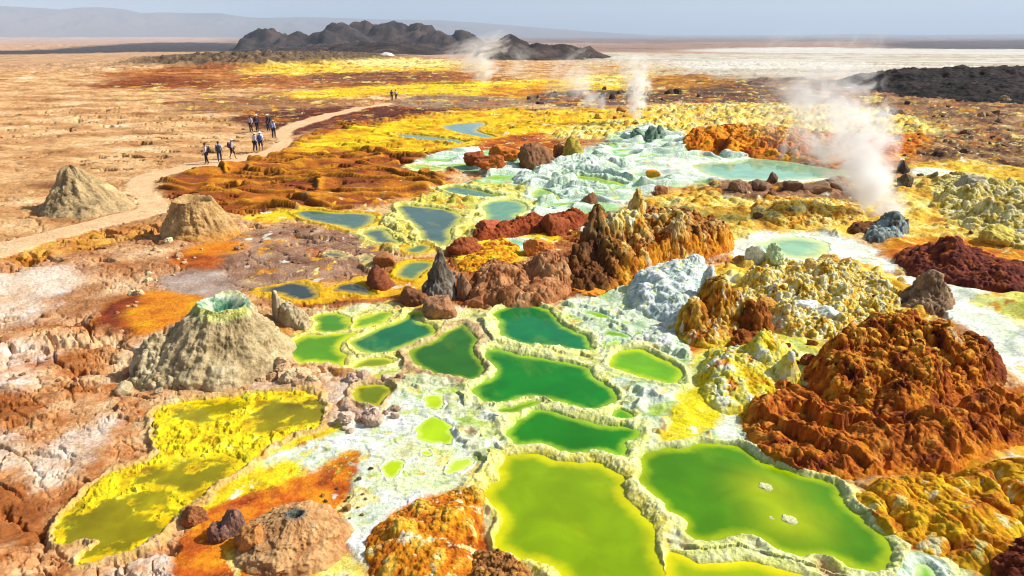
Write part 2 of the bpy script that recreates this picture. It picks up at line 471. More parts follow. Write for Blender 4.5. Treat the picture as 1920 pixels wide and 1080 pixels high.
# basin: maroon to gold
paint([(158, 616), (190, 575), (260, 543), (372, 548), (392, 572), (350, 596), (300, 622), (220, 638)], [(190, 96, 14), (226, 140, 14), (240, 176, 20)], 1.0, 0.01, 0.006, 62, rough=0.3)
paint([(158, 616), (190, 575), (262, 545), (270, 566), (220, 596), (255, 618), (220, 638)], [(96, 34, 16), (140, 60, 18), (176, 90, 20)], 0.8, 0.012, 0.012, 63, rough=0.3)
# ---- near left plates
paint([(-300, 640), (200, 600), (300, 680), (320, 740), (300, 860), (160, 930), (100, 1010), (150, 1080), (300, 1010), (420, 950), (420, 1300), (-500, 1300)],
      PLATE, 1.5, 0.02, 0.015, 64, 1.5, plate=1.0, rough=1.3)
for k, pl in enumerate([[(-60, 660), (60, 640), (120, 660), (40, 690), (-60, 700)], [(40, 860), (160, 790), (230, 770), (200, 830), (120, 900), (40, 920)],
                        [(-60, 710), (60, 690), (80, 720), (0, 745), (-60, 750)], [(200, 1060), (320, 1030), (400, 1050), (420, 1100), (220, 1120)], [(-60, 820), (40, 800), (30, 860), (-60, 900)],
                        [(-40, 585), (90, 560), (110, 580), (0, 620)]]):
    paint(pl, [(214, 166, 124), (240, 216, 190), (250, 240, 228)], 0.7, 0.026, 0.02, 65 + k, 2.0, op=0.8, plate=0.8)
paint([(-60, 930), (60, 900), (100, 960), (60, 1040), (-60, 1020)], [(130, 70, 30), (176, 104, 50), (206, 140, 80)], 1.2, 0.02, 0.015, 75, plate=0.8)
paint([(-60, 740), (60, 735), (120, 745), (40, 790), (-60, 800)], [(130, 70, 30), (176, 104, 50), (214, 150, 80)], 1.2, 0.02, 0.015, 76, plate=0.8)
# pale rock wall between the pools
paint([(460, 700), (540, 670), (640, 690), (760, 720), (840, 730), (760, 760), (740, 790), (620, 830), (600, 740), (470, 742)], [(176, 130, 90), (206, 164, 124), (226, 196, 164), (236, 216, 200)], 0.9, 0.012, 0.008, 77, nod=0.9, rough=1.4)
# ---- yellow flow and white apron
paint([(440, 860), (600, 800), (660, 800), (600, 870), (560, 900), (420, 960), (330, 980), (380, 900)], [(226, 170, 10), (244, 214, 10), (250, 234, 40)], 0.9, 0.014, 0.01, 78, nod=0.3)
paint([(480, 860), (600, 826), (660, 800), (700, 750), (780, 726), (850, 740), (860, 800), (920, 860), (900, 915), (800, 940), (720, 1000), (690, 1100), (620, 1100), (640, 960), (660, 900), (590, 880), (520, 900)],
      WHT, 0.9, 0.012, 0.008, 79, 1.6, rough=0.7, trav=0.45)
paint([(480, 880), (540, 858), (580, 872), (560, 900), (500, 910)], [(244, 216, 10), (250, 236, 60)], 0.9, 0.012, 0.01, 80)
paint([(690, 860), (780, 820), (880, 850), (880, 920), (780, 930), (700, 920)], [(236, 248, 206), (228, 240, 160), (246, 250, 230)], 0.7, 0.014, 0.02, 81, op=0.7, rough=0.5)
paint([(320, 1010), (400, 950), (560, 892), (640, 850), (676, 838), (670, 890), (650, 930), (630, 1010), (700, 1080), (760, 1200), (320, 1200)], ORG, 0.8, 0.012, 0.008, 82, 1.6)
paint([(560, 1050), (640, 1030), (700, 1060), (700, 1200), (540, 1200)], [(236, 170, 30), (250, 236, 120), (252, 248, 220)], 0.6, 0.014, 0.014, 83)
paint([(690, 1000), (760, 940), (900, 910), (930, 920), (920, 1000), (1000, 1090), (1000, 1200), (690, 1200)], ORG, 0.7, 0.012, 0.008, 84, rough=1.3)
paint([(520, 660), (600, 580), (760, 566), (900, 580), (1020, 570), (1120, 640), (1200, 760), (1260, 850), (1500, 1000), (1600, 1200), (1000, 1200), (900, 1000), (900, 900), (860, 760), (760, 720), (640, 700)], [(190, 180, 96), (222, 216, 130), (238, 236, 180), (246, 246, 224)], 0.8, 0.012, 0.01, 186, 1.6, nod=0.25, trav=0.7, rough=0.8)
# ---- white slopes right of the green pools
paint([(1020, 570), (1160, 553), (1180, 505), (1320, 490), (1340, 600), (1290, 660), (1300, 720), (1380, 690), (1430, 780), (1400, 836), (1240, 856), (1180, 860), (1160, 760), (1120, 650)],
      [(150, 190, 140), (200, 222, 180), (228, 238, 206), (244, 248, 236)], 1.1, 0.012, 0.008, 85, 1.7, flow=0.15, trav=1.0, rough=0.7)
paint([(730, 740), (790, 700), (880, 690), (960, 770), (1000, 850), (920, 880), (870, 850), (840, 760)], [(160, 176, 110), (206, 216, 160), (230, 236, 196), (244, 246, 226)], 0.8, 0.012, 0.008, 185, 1.7, nod=0.3, trav=0.9)
paint([(1270, 740), (1340, 690), (1470, 690), (1500, 780), (1420, 800), (1340, 800), (1300, 830), (1230, 850), (1250, 790)], [(214, 196, 20), (240, 222, 30), (246, 236, 110)], 0.8, 0.014, 0.01, 86, flow=0.4)
paint([(1380, 750), (1440, 720), (1540, 760), (1500, 810), (1420, 800)], ORG, 0.8, 0.014, 0.012, 87)
paint([(1250, 650), (1290, 620), (1340, 600), (1340, 650), (1300, 670)], ORG, 0.8, 0.014, 0.01, 88)
paint([(1340, 790), (1380, 770), (1400, 836), (1350, 836)], WHT, 0.8, 0.014, 0.01, 89)
# ---- bottom right
paint([(1380, 760), (1560, 780), (1900, 720), (2100, 760), (2100, 900), (1900, 880), (1700, 900), (1560, 900), (1420, 860)], RUST, 1.0, 0.014, 0.008, 90, plate=0.7, rough=1.4)
paint([(1580, 930), (1700, 890), (1860, 860), (2000, 800), (2150, 900), (2150, 1200), (1800, 1200), (1700, 1060)], GOLD, 1.0, 0.014, 0.008, 91, 1.2, flow=0.6)
paint([(1840, 880), (1930, 840), (2100, 860), (2100, 980), (1960, 960)], [(200, 214, 150), (232, 236, 160), (240, 244, 224)], 0.9, 0.014, 0.012, 92, flow=0.5)
paint([(1560, 1090), (1680, 1040), (1780, 1040), (1840, 1090), (1800, 1200), (1500, 1200)], [(214, 220, 130), (236, 240, 170), (244, 248, 230)], 0.6, 0.012, 0.008, 93, nod=0.5)

FIELD = [(420, 400), (560, 390), (860, 300), (1000, 205), (1250, 170), (1700, 200), (2200, 320), (2300, 1300), (300, 1300), (330, 1000), (600, 760), (480, 560)]
slf, fw = region_w(FIELD, 0.02, 0.03)
_x, _y = X[slf], Y[slf]
for sc, th, cols, op, s_, zoff in ((1.5, .30, GOLD, .75, 401, 0), (1.1, .34, LEM, .8, 411, 0), (1.7, .36, RUST, .7, 421, 0), (0.9, .40, WHT, .75, 431, 0), (0.6, .42, [(150, 80, 24), (196, 110, 30)], .7, 441, 0), (0.5, .42, YEL, .7, 451, 0)):
    scl = np.clip(DD[slf] / 24, 0.8, 1.6)
    nz_ = fbm(_x / sc * 0.8, _y / sc * 0.6, 6, s_, 0.6)
    ww = fw * op * sstep(th, th + 0.07, nz_)
    if s_ in (401, 421, 441): ww = ww * (1 - 0.92 * sstep(0.28, 0.45, C[slf].min(-1)))
    if sc > 1.6: ww = ww * (T2[slf] > -0.3)
    c = ramp(fbm(_x / .5, _y / .5, 4, s_ + 7), cols, 1.5)
    C[slf] += (c - C[slf]) * ww[..., None]
slf, fw = region_w([(440, 150), (560, 112), (900, 108), (1300, 140), (1560, 160), (2200, 190), (2200, 330), (1700, 260), (1000, 215), (700, 225), (480, 235), (330, 215), (140, 160)], 0.02, 0.05)
for sc, th, cols, op, s_ in ((22, .22, RUST, .7, 501), (30, .26, DRK, .55, 511), (26, .26, LEM, .7, 521), (34, .28, GOLD, .7, 531), (40, .3, [(150, 110, 80), (190, 150, 110)], .7, 541)):
    ww = fw * op * sstep(th, th + 0.08, fbm(T2[slf] * sc, L2[slf] * sc * 1.3, 6, s_, 0.62))
    c = ramp(fbm(T2[slf] * 90, L2[slf] * 60, 4, s_ + 7), cols, 1.5)
    C[slf] += (c - C[slf]) * ww[..., None]
slf, fw = region_w([(560, 860), (690, 780), (800, 730), (900, 690), (1000, 860), (900, 920), (720, 1000), (660, 1000), (660, 900)], 0.02, 0.03)
for sc, th, cols, s_ in ((.5, .25, [(196, 216, 60), (220, 232, 120)], 551), (.35, .3, [(206, 214, 190), (180, 196, 160)], 561)):
    ww = fw * .75 * sstep(th, th + 0.12, fbm(X[slf] / sc, Y[slf] / sc, 5, s_, 0.6))
    C[slf] += (ramp(fbm(X[slf] * 3, Y[slf] * 3, 3, s_ + 5), cols, 1.5) - C[slf]) * ww[..., None]
# ------------------------------------------------------------------ pools
Z5 = lambda p: zz(860, 540, 3.375, p)
Z4 = lambda p: zz(480, 520, 3.857, p)
Z6 = lambda p: zz(860, 800, 3.5556, p)
ZB = lambda p: zz(320, 780, 3.0, p)
ZM = lambda p: zz(480, 300, 3.0, p)
ZU = lambda p: zz(640, 0, 3.0, p)
ZR = lambda p: zz(1280, 0, 3.0, p)
ZC = lambda p: zz(960, 300, 4.0, p)
ZE = lambda p: zz(1400, 300, 3.692, p)
CRU = [(200, 206, 84), (226, 230, 124), (240, 242, 172), (250, 250, 218)]
CRY = [(206, 176, 60), (232, 216, 90), (242, 234, 150), (246, 242, 200)]
CRT = [(150, 110, 74), (190, 150, 106), (222, 196, 140), (236, 224, 170)]
CRG = [(206, 130, 16), (236, 180, 20), (244, 204, 40)]
CRO = [(176, 96, 14), (220, 150, 20), (240, 200, 50), (240, 226, 110)]
# outline, deep, shallow, fade width m, rim width m, rim height m, rim palette, label
EM, GR, DG, LI, OL, TE, SL = (14, 118, 58), (34, 122, 14), (44, 104, 18), (136, 190, 8), (128, 160, 4), (90, 150, 128), (82, 112, 92)
EDG, EDY, EDW = (150, 190, 40), (216, 208, 20), (206, 226, 150)
POOLS = [
    (Z5([(200, 175), (290, 125), (400, 105), (520, 120), (610, 175), (640, 235), (740, 285), (815, 310), (830, 370), (860, 402), (740, 402), (560, 368), (440, 370), (330, 335), (262, 300), (245, 260), (270, 220)]),
     EM, EDG, .5, .26, .26, CRU, 'emerald green pool below the brown boulder ridge with thick pale crusted rim'),
    (Z5([(160, 400), (270, 392), (370, 425), (480, 445), (600, 460), (720, 485), (810, 505), (840, 545), (900, 600), (980, 640), (1020, 710), (960, 740), (900, 775), (820, 775), (720, 755), (640, 725), (560, 700), (460, 688), (390, 700), (310, 730), (230, 740), (150, 720), (95, 680), (90, 640), (120, 610), (225, 575), (240, 520), (215, 480), (170, 465)]),
     (22, 124, 24), EDG, .5, .24, .22, CRU, 'largest deep green pool at the middle with scalloped pale rim and notched shore'),
    (Z5([(290, 940), (330, 890), (400, 820), (500, 768), (600, 785), (720, 830), (840, 862), (960, 885), (1060, 885), (1150, 900), (1120, 950), (1060, 990), (1050, 1050), (1030, 1070), (940, 1045), (860, 1035), (760, 1050), (690, 1045), (600, 1020), (520, 990), (440, 990), (370, 1000), (330, 960)]),
     GR, EDG, .45, .22, .2, CRU, 'dark green oval pool directly above the big yellow olive pool'),
    (Z5([(235, 778), (320, 765), (420, 727), (500, 717), (545, 728), (440, 760), (360, 792), (300, 802)]), (110, 150, 10), EDG, .25, .1, .1, CRU, 'thin olive crescent puddle under the rim of the largest green pool'),
    (Z5([(955, 812), (1000, 768), (1060, 785), (1112, 822), (1040, 842)]), (90, 160, 14), EDG, .25, .12, .14, CRU, 'small green teardrop puddle at the lower right tip of the largest green pool'),
    (Z5([(945, 480), (980, 430), (1050, 400), (1150, 388), (1230, 430), (1330, 470), (1430, 530), (1400, 600), (1370, 627), (1280, 607), (1170, 572), (1060, 543), (970, 512)]),
     (112, 178, 4), (190, 210, 10), .6, .22, .2, CRU, 'bright lime green pool on the white slope beside the orange crust'),
    (Z5([(765, 135), (830, 148), (940, 175), (1000, 205), (920, 207), (840, 187), (790, 162)]), (130, 186, 6), EDW, .25, .08, .06, MINT, 'narrow lime puddle on the white slope above the two little lime puddles'),
    (Z5([(890, 290), (960, 270), (1040, 290), (1098, 325), (1030, 328), (960, 307)]), (120, 170, 20), EDW, .25, .08, .06, MINT, 'small olive lime puddle above the bright lime pool on the white slope'),
    (Z5([(920, 350), (980, 332), (1028, 350), (970, 372)]), (170, 200, 30), EDW, .25, .06, .05, MINT, 'tiny lime puddle touching the upper edge of the bright lime pool'),
    (Z4([(405, 285), (480, 262), (560, 258), (680, 287), (655, 320), (668, 378), (600, 398), (500, 402), (432, 388), (440, 340)]), (78, 140, 14), (196, 206, 30), .5, .13, .07, CRY, 'green pool nearest the pale rock fin with a soft yellow edge'),
    (Z4([(720, 300), (860, 270), (985, 245), (980, 300), (940, 328), (860, 345), (800, 370), (710, 385), (680, 345)]), (110, 156, 20), (206, 212, 40), .6, .13, .07, CRY, 'murky lime pool along the brown bank above the emerald oval'),
    (Z4([(150, 562), (260, 480), (360, 420), (460, 428), (560, 412), (700, 408), (760, 402), (680, 440), (612, 480), (600, 530), (660, 570), (640, 600), (640, 652), (560, 640), (480, 625), (380, 612), (320, 627), (270, 592)]),
     (90, 150, 6), (200, 208, 20), .6, .15, .1, CRY, 'lime green pool right of the grey cone above the pale rock wall'),
    (Z4([(690, 480), (720, 450), (800, 410), (900, 360), (1050, 320), (1100, 262), (1150, 248), (1200, 290), (1180, 330), (1260, 350), (1310, 400), (1250, 440), (1140, 480), (1060, 505), (980, 545), (880, 565), (790, 555), (740, 530), (700, 505)]),
     (28, 112, 62), (180, 200, 60), .5, .18, .16, CRY, 'blue green oval pool ringed by a thin yellow rim left of centre'),
    (Z4([(1110, 545), (1170, 510), (1280, 480), (1350, 420), (1440, 370), (1510, 340), (1540, 390), (1610, 440), (1560, 520), (1610, 590), (1670, 690), (1620, 730), (1540, 752), (1470, 727), (1330, 712), (1250, 692), (1200, 652), (1150, 632), (1112, 585)]),
     DG, (140, 170, 20), .4, .2, .2, CRT, 'dark bottle green pool with a tan crusted rim between two larger green pools'),
    (Z4([(690, 655), (760, 602), (860, 587), (960, 587), (1010, 620), (960, 645), (880, 655), (800, 655), (720, 668)]), (130, 150, 20), (206, 206, 40), .35, .1, .1, CRY, 'olive strip of water under the rim of the blue green oval pool'),
    (Z4([(700, 800), (790, 787), (880, 777), (980, 800), (985, 830), (930, 870), (900, 940), (840, 930), (720, 915), (708, 860)]), (110, 124, 6), (190, 184, 20), .35, .12, .16, CRT, 'small square olive pool set in the pale rock wall'),
    (Z6([(330, 190), (450, 190), (520, 185), (600, 220), (720, 250), (840, 245), (940, 250), (1030, 297), (1108, 347), (1092, 420), (1108, 492), (1198, 562), (1276, 642), (1322, 720), (1305, 800), (1325, 880), (1365, 960), (1390, 1020), (1430, 1180), (820, 1180), (700, 1010), (640, 960), (540, 900), (430, 890), (330, 850), (250, 810), (262, 720), (300, 620), (260, 560), (190, 500), (160, 450), (230, 390), (280, 340), (272, 270)]),
     OL, (206, 204, 4), .6, .22, .2, CRY, 'big smooth yellow olive pool at the bottom edge of the scene'),
    ([(1201, 865), (1211, 850), (1228, 846), (1254, 841), (1282, 843), (1316, 833), (1349, 833), (1394, 842), (1431, 868), (1461, 880), (1497, 892), (1545, 904), (1570, 912), (1576, 931), (1597, 961), (1621, 979), (1645, 998), (1663, 1022), (1675, 1037), (1660, 1065), (1636, 1074), (1600, 1068), (1570, 1050), (1527, 1040), (1491, 1046), (1461, 1035), (1431, 1014), (1400, 1002), (1364, 1008), (1340, 1014), (1321, 1017), (1299, 1012), (1284, 997), (1289, 980), (1271, 967), (1254, 962), (1240, 939), (1214, 920), (1199, 906), (1207, 887)],
     (74, 132, 2), (160, 184, 6), .5, .2, .2, CRU, 'wide green pool with two white crust spots below the rusty rock apron'),
    ([(1250, 1036), (1285, 1046), (1320, 1062), (1400, 1052), (1450, 1068), (1500, 1078), (1560, 1102), (1600, 1180), (1290, 1180), (1245, 1080)], (150, 172, 4), (220, 210, 10), .5, .15, .15, CRU, 'yellow green strip of water under the long rim at the bottom edge'),
    ([(1713, 1066), (1735, 1056), (1757, 1075), (1765, 1120), (1715, 1120)], (120, 190, 40), EDW, .3, .15, .12, MINT, 'small green puddle in white crust at the bottom edge beside the gold ribs'),
    ([(289, 769), (338, 755), (427, 748), (480, 737), (560, 738), (603, 742), (608, 800), (560, 812), (500, 836), (470, 870), (430, 895), (396, 912), (382, 935), (338, 956), (311, 991), (267, 1027), (213, 1044), (156, 1064), (147, 1050), (191, 1018), (151, 1011), (116, 1022), (98, 1018), (111, 973), (164, 929), (209, 889), (267, 876), (302, 849), (289, 813)],
     (150, 134, 4), (240, 206, 6), .3, .16, .14, [(190, 130, 60), (222, 180, 110), (240, 216, 180)], 'long bright yellow sulphur pool with olive depths below the grey cone'),
    (ZB([(1375, 100), (1400, 40), (1480, 5), (1540, 30), (1600, 130), (1560, 162), (1480, 150), (1380, 142)]), (172, 206, 14), (206, 226, 90), .25, .05, .008, WHT, 'lime puddle at the top of the white apron'),
    (ZB([(1190, 270), (1240, 245), (1322, 270), (1280, 332), (1230, 362), (1200, 320)]), (180, 206, 14), (222, 236, 130), .2, .05, .008, WHT, 'lime puddle in the middle of the white apron shaped like a wedge'),
    (ZB([(1410, 205), (1450, 185), (1482, 215), (1440, 240)]), (190, 214, 20), (226, 238, 140), .15, .05, .008, WHT, 'tiny round lime puddle between two bigger lime puddles on the white apron'),
    (ZB([(1535, 312), (1580, 260), (1680, 230), (1712, 260), (1640, 318), (1560, 332)]), (196, 220, 60), (228, 240, 160), .2, .05, .008, WHT, 'pale lime streak puddle near the right edge of the white apron'),
    (Z4([(1190, 880), (1230, 842), (1370, 858), (1372, 920), (1300, 978), (1240, 958)]), (190, 216, 20), (226, 238, 130), .25, .05, .008, WHT, 'bright lime puddle under the square olive pool at the white apron head'),
    # mid distance
    (ZM([(190, 302), (290, 275), (430, 298), (560, 298), (692, 310), (640, 370), (560, 402), (470, 378), (400, 362), (290, 342)]), SL, (206, 190, 30), .9, .3, .14, CRO, 'slate green pool at the foot of the orange terraces'),
    (ZM([(775, 270), (830, 250), (950, 265), (1080, 280), (1170, 310), (1130, 370), (1080, 400), (1110, 440), (1080, 470), (1050, 502), (1000, 472), (930, 447), (920, 400), (860, 350), (820, 305)]), (74, 104, 92), (200, 196, 60), .8, .32, .22, CRY, 'large slate green pool in the middle ringed by knobbly yellow rims'),
    (ZM([(590, 415), (660, 392), (740, 395), (760, 440), (815, 472), (740, 476), (660, 465), (640, 445)]), (84, 106, 90), (196, 190, 60), .7, .25, .12, CRY, 'small slate pool between two slate green pools'),
    (ZM([(820, 510), (870, 485), (950, 475), (997, 495), (940, 520), (880, 532)]), (84, 124, 84), (206, 190, 40), .6, .2, .12, CRO, 'round green puddle with a gold rim below the large slate pool'),
    (ZM([(830, 580), (920, 570), (1008, 575), (1000, 605), (940, 632), (920, 667), (860, 682), (780, 657), (800, 620)]), (92, 128, 84), (214, 190, 20), .7, .22, .14, CRG, 'grey green pool with a golden rim behind the grey rock spike'),
    (ZM([(1040, 168), (1110, 148), (1200, 158), (1300, 186), (1420, 207), (1330, 217), (1220, 212), (1120, 197)]), (84, 132, 104), (150, 160, 30), .9, .35, .25, CRU, 'teal green pool with a high crusted rim next to the orange terraces'),
    (ZM([(1265, 262), (1330, 232), (1460, 228), (1530, 260), (1520, 300), (1440, 312), (1510, 340), (1400, 352), (1260, 357), (1300, 315)]), (108, 160, 122), (190, 206, 90), .9, .3, .16, CRU, 'pale teal pool in the mint travertine above the red boulders'),
    (ZM([(1545, 200), (1590, 155), (1680, 190), (1732, 230), (1650, 242), (1560, 222)]), (130, 180, 14), (196, 216, 80), .7, .28, .2, MINT, 'lime triangle shaped pool among the mint travertine lumps'),
    (ZM([(1580, 280), (1620, 262), (1670, 265), (1650, 290), (1600, 296)]), (150, 190, 20), (206, 220, 120), .5, .15, .1, MINT, 'small oval lime puddle in mint crust below the triangular pool'),
    (ZM([(1700, 275), (1750, 262), (1800, 280), (1770, 292), (1720, 292)]), (150, 190, 20), (206, 220, 120), .5, .15, .1, MINT, 'small oval lime puddle in mint crust beside the dark spire top'),
    (ZM([(0, 742), (100, 715), (240, 680), (310, 712), (368, 762), (330, 785), (210, 797), (130, 752), (60, 752)]), (60, 70, 66), (196, 160, 20), .5, .2, .08, CRG, 'dark slate pool with golden margins behind the pale rock fin'),
    (ZM([(420, 738), (480, 695), (560, 690), (620, 720), (692, 767), (600, 762), (520, 748)]), (64, 76, 70), (196, 160, 20), .5, .2, .08, CRG, 'dark slate pool with golden margins nearer the brown boulder'),
    (ZM([(365, 527), (440, 515), (532, 532), (500, 549), (400, 547)]), (104, 104, 84), (196, 176, 90), .5, .16, .05, CRT, 'narrow grey puddle on the mauve flat with a pale margin'),
    (ZM([(578, 557), (620, 535), (657, 545), (640, 572), (590, 567)]), (104, 104, 84), (196, 176, 90), .5, .16, .05, CRT, 'tiny grey puddle right of the narrow grey puddle on the mauve flat'),
    (ZU([(560, 722), (600, 700), (700, 690), (800, 688), (826, 700), (752, 735), (800, 755), (888, 770), (820, 780), (720, 765), (640, 742)]), (104, 156, 150), (206, 190, 40), 1.4, .5, .2, CRO, 'sky blue pool behind the orange terraces, the farther of two'),
    (ZU([(262, 762), (350, 752), (480, 768), (620, 780), (728, 800), (680, 816), (560, 802), (400, 787)]), (104, 158, 146), (196, 186, 60), 1.2, .5, .35, CRO, 'narrow sky blue pool on a raised brown terrace'),
    (ZU([(380, 930), (480, 935), (560, 950), (520, 962), (400, 955)]), (150, 190, 20), (210, 216, 80), .9, .4, .12, CRU, 'lime puddle at the edge of the orange terraces beside the red boulders'),
    (ZC([(300, 118), (400, 100), (560, 125), (720, 150), (830, 180), (872, 207), (700, 197), (520, 167), (380, 137)]), (140, 190, 14), (200, 220, 80), .8, .45, .4, MINT, 'long lime pool held by a mint white terrace wall'),
    (ZC([(520, 248), (620, 238), (740, 250), (700, 272), (560, 272)]), (130, 190, 130), (206, 226, 170), .8, .3, .15, MINT, 'pale mint puddle between terrace walls above the dark spire'),
    (ZR([(30, 932), (130, 915), (240, 920), (330, 895), (500, 890), (650, 915), (780, 940), (950, 950), (985, 985), (800, 1005), (640, 1015), (450, 1020), (280, 1015), (180, 1000), (110, 975)]), (140, 196, 160), (206, 226, 150), 2.2, .5, .1, WHT, 'broad pale turquoise pool behind the brown rock row'),
    (ZE([(-30, 625), (100, 565), (250, 535), (420, 540), (540, 570), (572, 620), (520, 665), (420, 687), (300, 682), (180, 642), (80, 640)]), (150, 196, 150), (220, 234, 150), 1.6, .3, .04, WHT, 'pale turquoise pool on the white flat behind the sulphur lumps'),
    (ZM([(1385, 462), (1450, 443), (1515, 460), (1500, 482), (1440, 492)]), (140, 206, 160), (224, 240, 200), .5, .15, .05, WHT, 'mint puddle in white crust between the red boulders and the dark spires'),
]
PS2 = np.full((NR, NC), 99.0, f4)
PSD = np.full((NR, NC), 99.0, f4)          # metres to the closest shore, negative in water
POW = np.full((NR, NC), -1, np.int16)
POOLS = [(p[0], p[1], p[2], p[3], p[4] * 0.68, p[5] * 0.6, p[6], p[7]) for p in POOLS]
PAR = np.array([(p[4], p[5]) for p in POOLS], f4)
for k, p in enumerate(POOLS):
    q = poly_q(p[0], 2)
    far = max(6 * p[4], 2.3) / (0.93 * math.exp(q[:, 1].min()))
    sl = box(q, far + 0.02)
    wp = 0.012 if p[5] < 0.05 or 'sulphur pool' in p[7] else 0.006
    sd = sd_poly(q, T2[sl] + WX[sl] * wp, L2[sl] + WY[sl] * wp) * DD[sl]
    m = sd < PSD[sl]
    PS2[sl] = np.where(m, PSD[sl], np.minimum(PS2[sl], sd))
    PSD[sl] = np.where(m, sd, PSD[sl]); POW[sl] = np.where(m, k, POW[sl])
POW[PSD > 50] = -1

# ------------------------------------------------------------------ relief
mid = np.s_[:np.searchsorted(RD, 420)]
sl0 = (slice(0, mid.stop), slice(0, NC))
x, y, D_ = X[sl0], Y[sl0], DD[sl0]
und = 0.22 * fbm(x / 7, y / 7, 3, 100)
pd = PSD[sl0]
und *= sstep(0.1, 2.0, pd)
fine = fbm(x / 1.6, y / 1.6, 7, 110, 0.56)
und += 0.55 * np.clip(fbm(x / 4.5, y / 4.5, 4, 104, 0.55) + 0.15, 0, 1) * sstep(0.25, 1.6, pd) * sstep(0.05, 0.12, T2[sl0]) * sstep(120, 60, D_)
h = und + 0.075 * ROUGH[sl0] * fine * np.clip(D_ / 22, 0.7, 2.2)
h += 0.0035 * sstep(55, 120, D_) * D_ * fbm(x / 5.5, y / 5.5, 6, 115, 0.6) * (1 - 0.5 * ST['plate'][sl0])
# broken plates: small scarps facing the viewer and to the left
wv = fbm(x / 3.2, y / 3.2, 5, 120, 0.6)
t = (y * 0.30 + x * 0.07) + wv * 1.1 + fbm(x / 9, y / 7, 3, 122) * 1.2
fr = t - np.floor(t)
saw = np.where(fr < 0.05, fr / 0.05, 1 - (fr - 0.05) / 0.95)
amp = np.clip(0.35 - 0.4 * sstep(28, 45, D_) + 1.5 * fbm(x / 2.2, y / 1.6, 4, 130), 0, 1.2)
plate = 0.17 * saw * amp
t2 = (y * 1.1 + x * 0.5) + fbm(x / 1.1, y / 1.1, 5, 125, 0.62) * 1.6
fr2 = t2 - np.floor(t2)
saw2 = np.where(fr2 < 0.07, fr2 / 0.07, 1 - (fr2 - 0.07) / 0.93)
amp2 = np.clip(0.1 + 1.5 * fbm(x / 1.5, y / 1.2, 4, 133), 0, 1.2)
plate = plate + 0.075 * saw2 * amp2 * sstep(60, 25, D_)
slab = np.zeros_like(h)
for sx, sy, hh_, s in ((3.2, 1.5, 0.32, 61), (1.5, 0.75, 0.13, 67), (0.5, 0.34, 0.05, 71)):
    ux, uy = (x * 0.8 - y * 0.6), (x * 0.6 + y * 0.8)
    jx, jy = fbm(x / sx, y / sx, 6, s, 0.62), fbm(x / sx + 31, y / sx, 6, s + 2, 0.62)
    f1, f2, cid = worley(ux / sx + jx * 0.45, uy / sy + jy * 0.45, s)
    on = np.clip(fbm(x / (sx * 2.5), y / (sx * 2.5), 3, s + 4) * 2.2 + 0.45, 0, 1)
    tl = (RV[(cid * 3 + 5) & 255] - 0.5) * (ux / sx - np.floor(ux / sx) - .5) * 0.5
    slab += hh_ * on * (RV2[cid] - 0.5 + tl - 1.3 * np.exp(-((f2 - f1) / 0.055) ** 2))
h += ST['plate'][sl0] * slab * sstep(75, 30, D_)
pn_ = fbm(x / 2.6 + y * 0.1, y / 1.5, 5, 137, 0.5)
pit = sstep(0.215, 0.265, pn_) * sstep(-0.25, 0.1, fbm(x / 12, y / 12, 2, 139))
h -= np.minimum(ST['plate'][sl0] * 2 + 0.6 * ST['terr'][sl0], 1) * pit * (0.4 + 0.3 * sstep(40, 65, D_)) * sstep(150, 95, D_) * sstep(22, 30, D_)
h += ST['plate'][sl0] * plate * np.clip(D_ / 40, 0.75, 1.5)
# terraces
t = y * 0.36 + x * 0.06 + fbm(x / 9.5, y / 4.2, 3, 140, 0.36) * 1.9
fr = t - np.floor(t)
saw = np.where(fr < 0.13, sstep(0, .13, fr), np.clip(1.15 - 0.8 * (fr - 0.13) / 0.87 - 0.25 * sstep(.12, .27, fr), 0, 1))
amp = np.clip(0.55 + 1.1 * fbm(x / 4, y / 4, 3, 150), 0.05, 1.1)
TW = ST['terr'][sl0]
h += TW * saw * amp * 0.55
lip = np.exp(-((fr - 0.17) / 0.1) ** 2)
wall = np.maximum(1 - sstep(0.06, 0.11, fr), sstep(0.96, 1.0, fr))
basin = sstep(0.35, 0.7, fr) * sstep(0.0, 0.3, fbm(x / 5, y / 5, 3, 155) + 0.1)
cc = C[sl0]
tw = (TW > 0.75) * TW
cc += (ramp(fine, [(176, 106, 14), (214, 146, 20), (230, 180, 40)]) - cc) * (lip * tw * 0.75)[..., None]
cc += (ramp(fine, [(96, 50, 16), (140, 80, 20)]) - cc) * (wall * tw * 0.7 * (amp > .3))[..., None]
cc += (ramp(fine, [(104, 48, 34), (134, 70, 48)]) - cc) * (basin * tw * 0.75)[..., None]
TV = ST['trav'][sl0]
TVF = TV * sstep(27, 33, D_)
t = (y * 0.30 - x * 0.05) + fbm(x / 6.5, y / 4.0, 2, 340, 0.4) * 1.7
fr = t - np.floor(t)
saw = np.where(fr < 0.12, sstep(0, .12, fr), np.clip(1.1 - 0.9 * (fr - 0.12) / 0.5, 0.1, 1))
amp = np.clip(0.6 + 1.0 * fbm(x / 4, y / 4, 3, 350), 0.1, 1.1)
h += TVF * saw * amp * 0.6
pond = sstep(0.42, 0.5, fr) * (1 - sstep(0.9, 0.97, fr)) * sstep(-0.05, 0.1, fbm(x / 3.5, y / 2.5, 4, 355) + 0.2) * TVF
cc += (ramp(fbm(x / 2, y / 1.5, 4, 360), [(120, 170, 40), (160, 200, 50), (150, 206, 140), (190, 222, 120)], 1.6) - cc) * (pond * 0.85)[..., None]
h *= 1 - 0.5 * pond
cc += (lin((240, 246, 236)) - cc) * (np.exp(-((fr - 0.14) / 0.07) ** 2) * TVF * .7)[..., None]
near = sstep(33, 27, D_) * TV
h -= near * 0.0
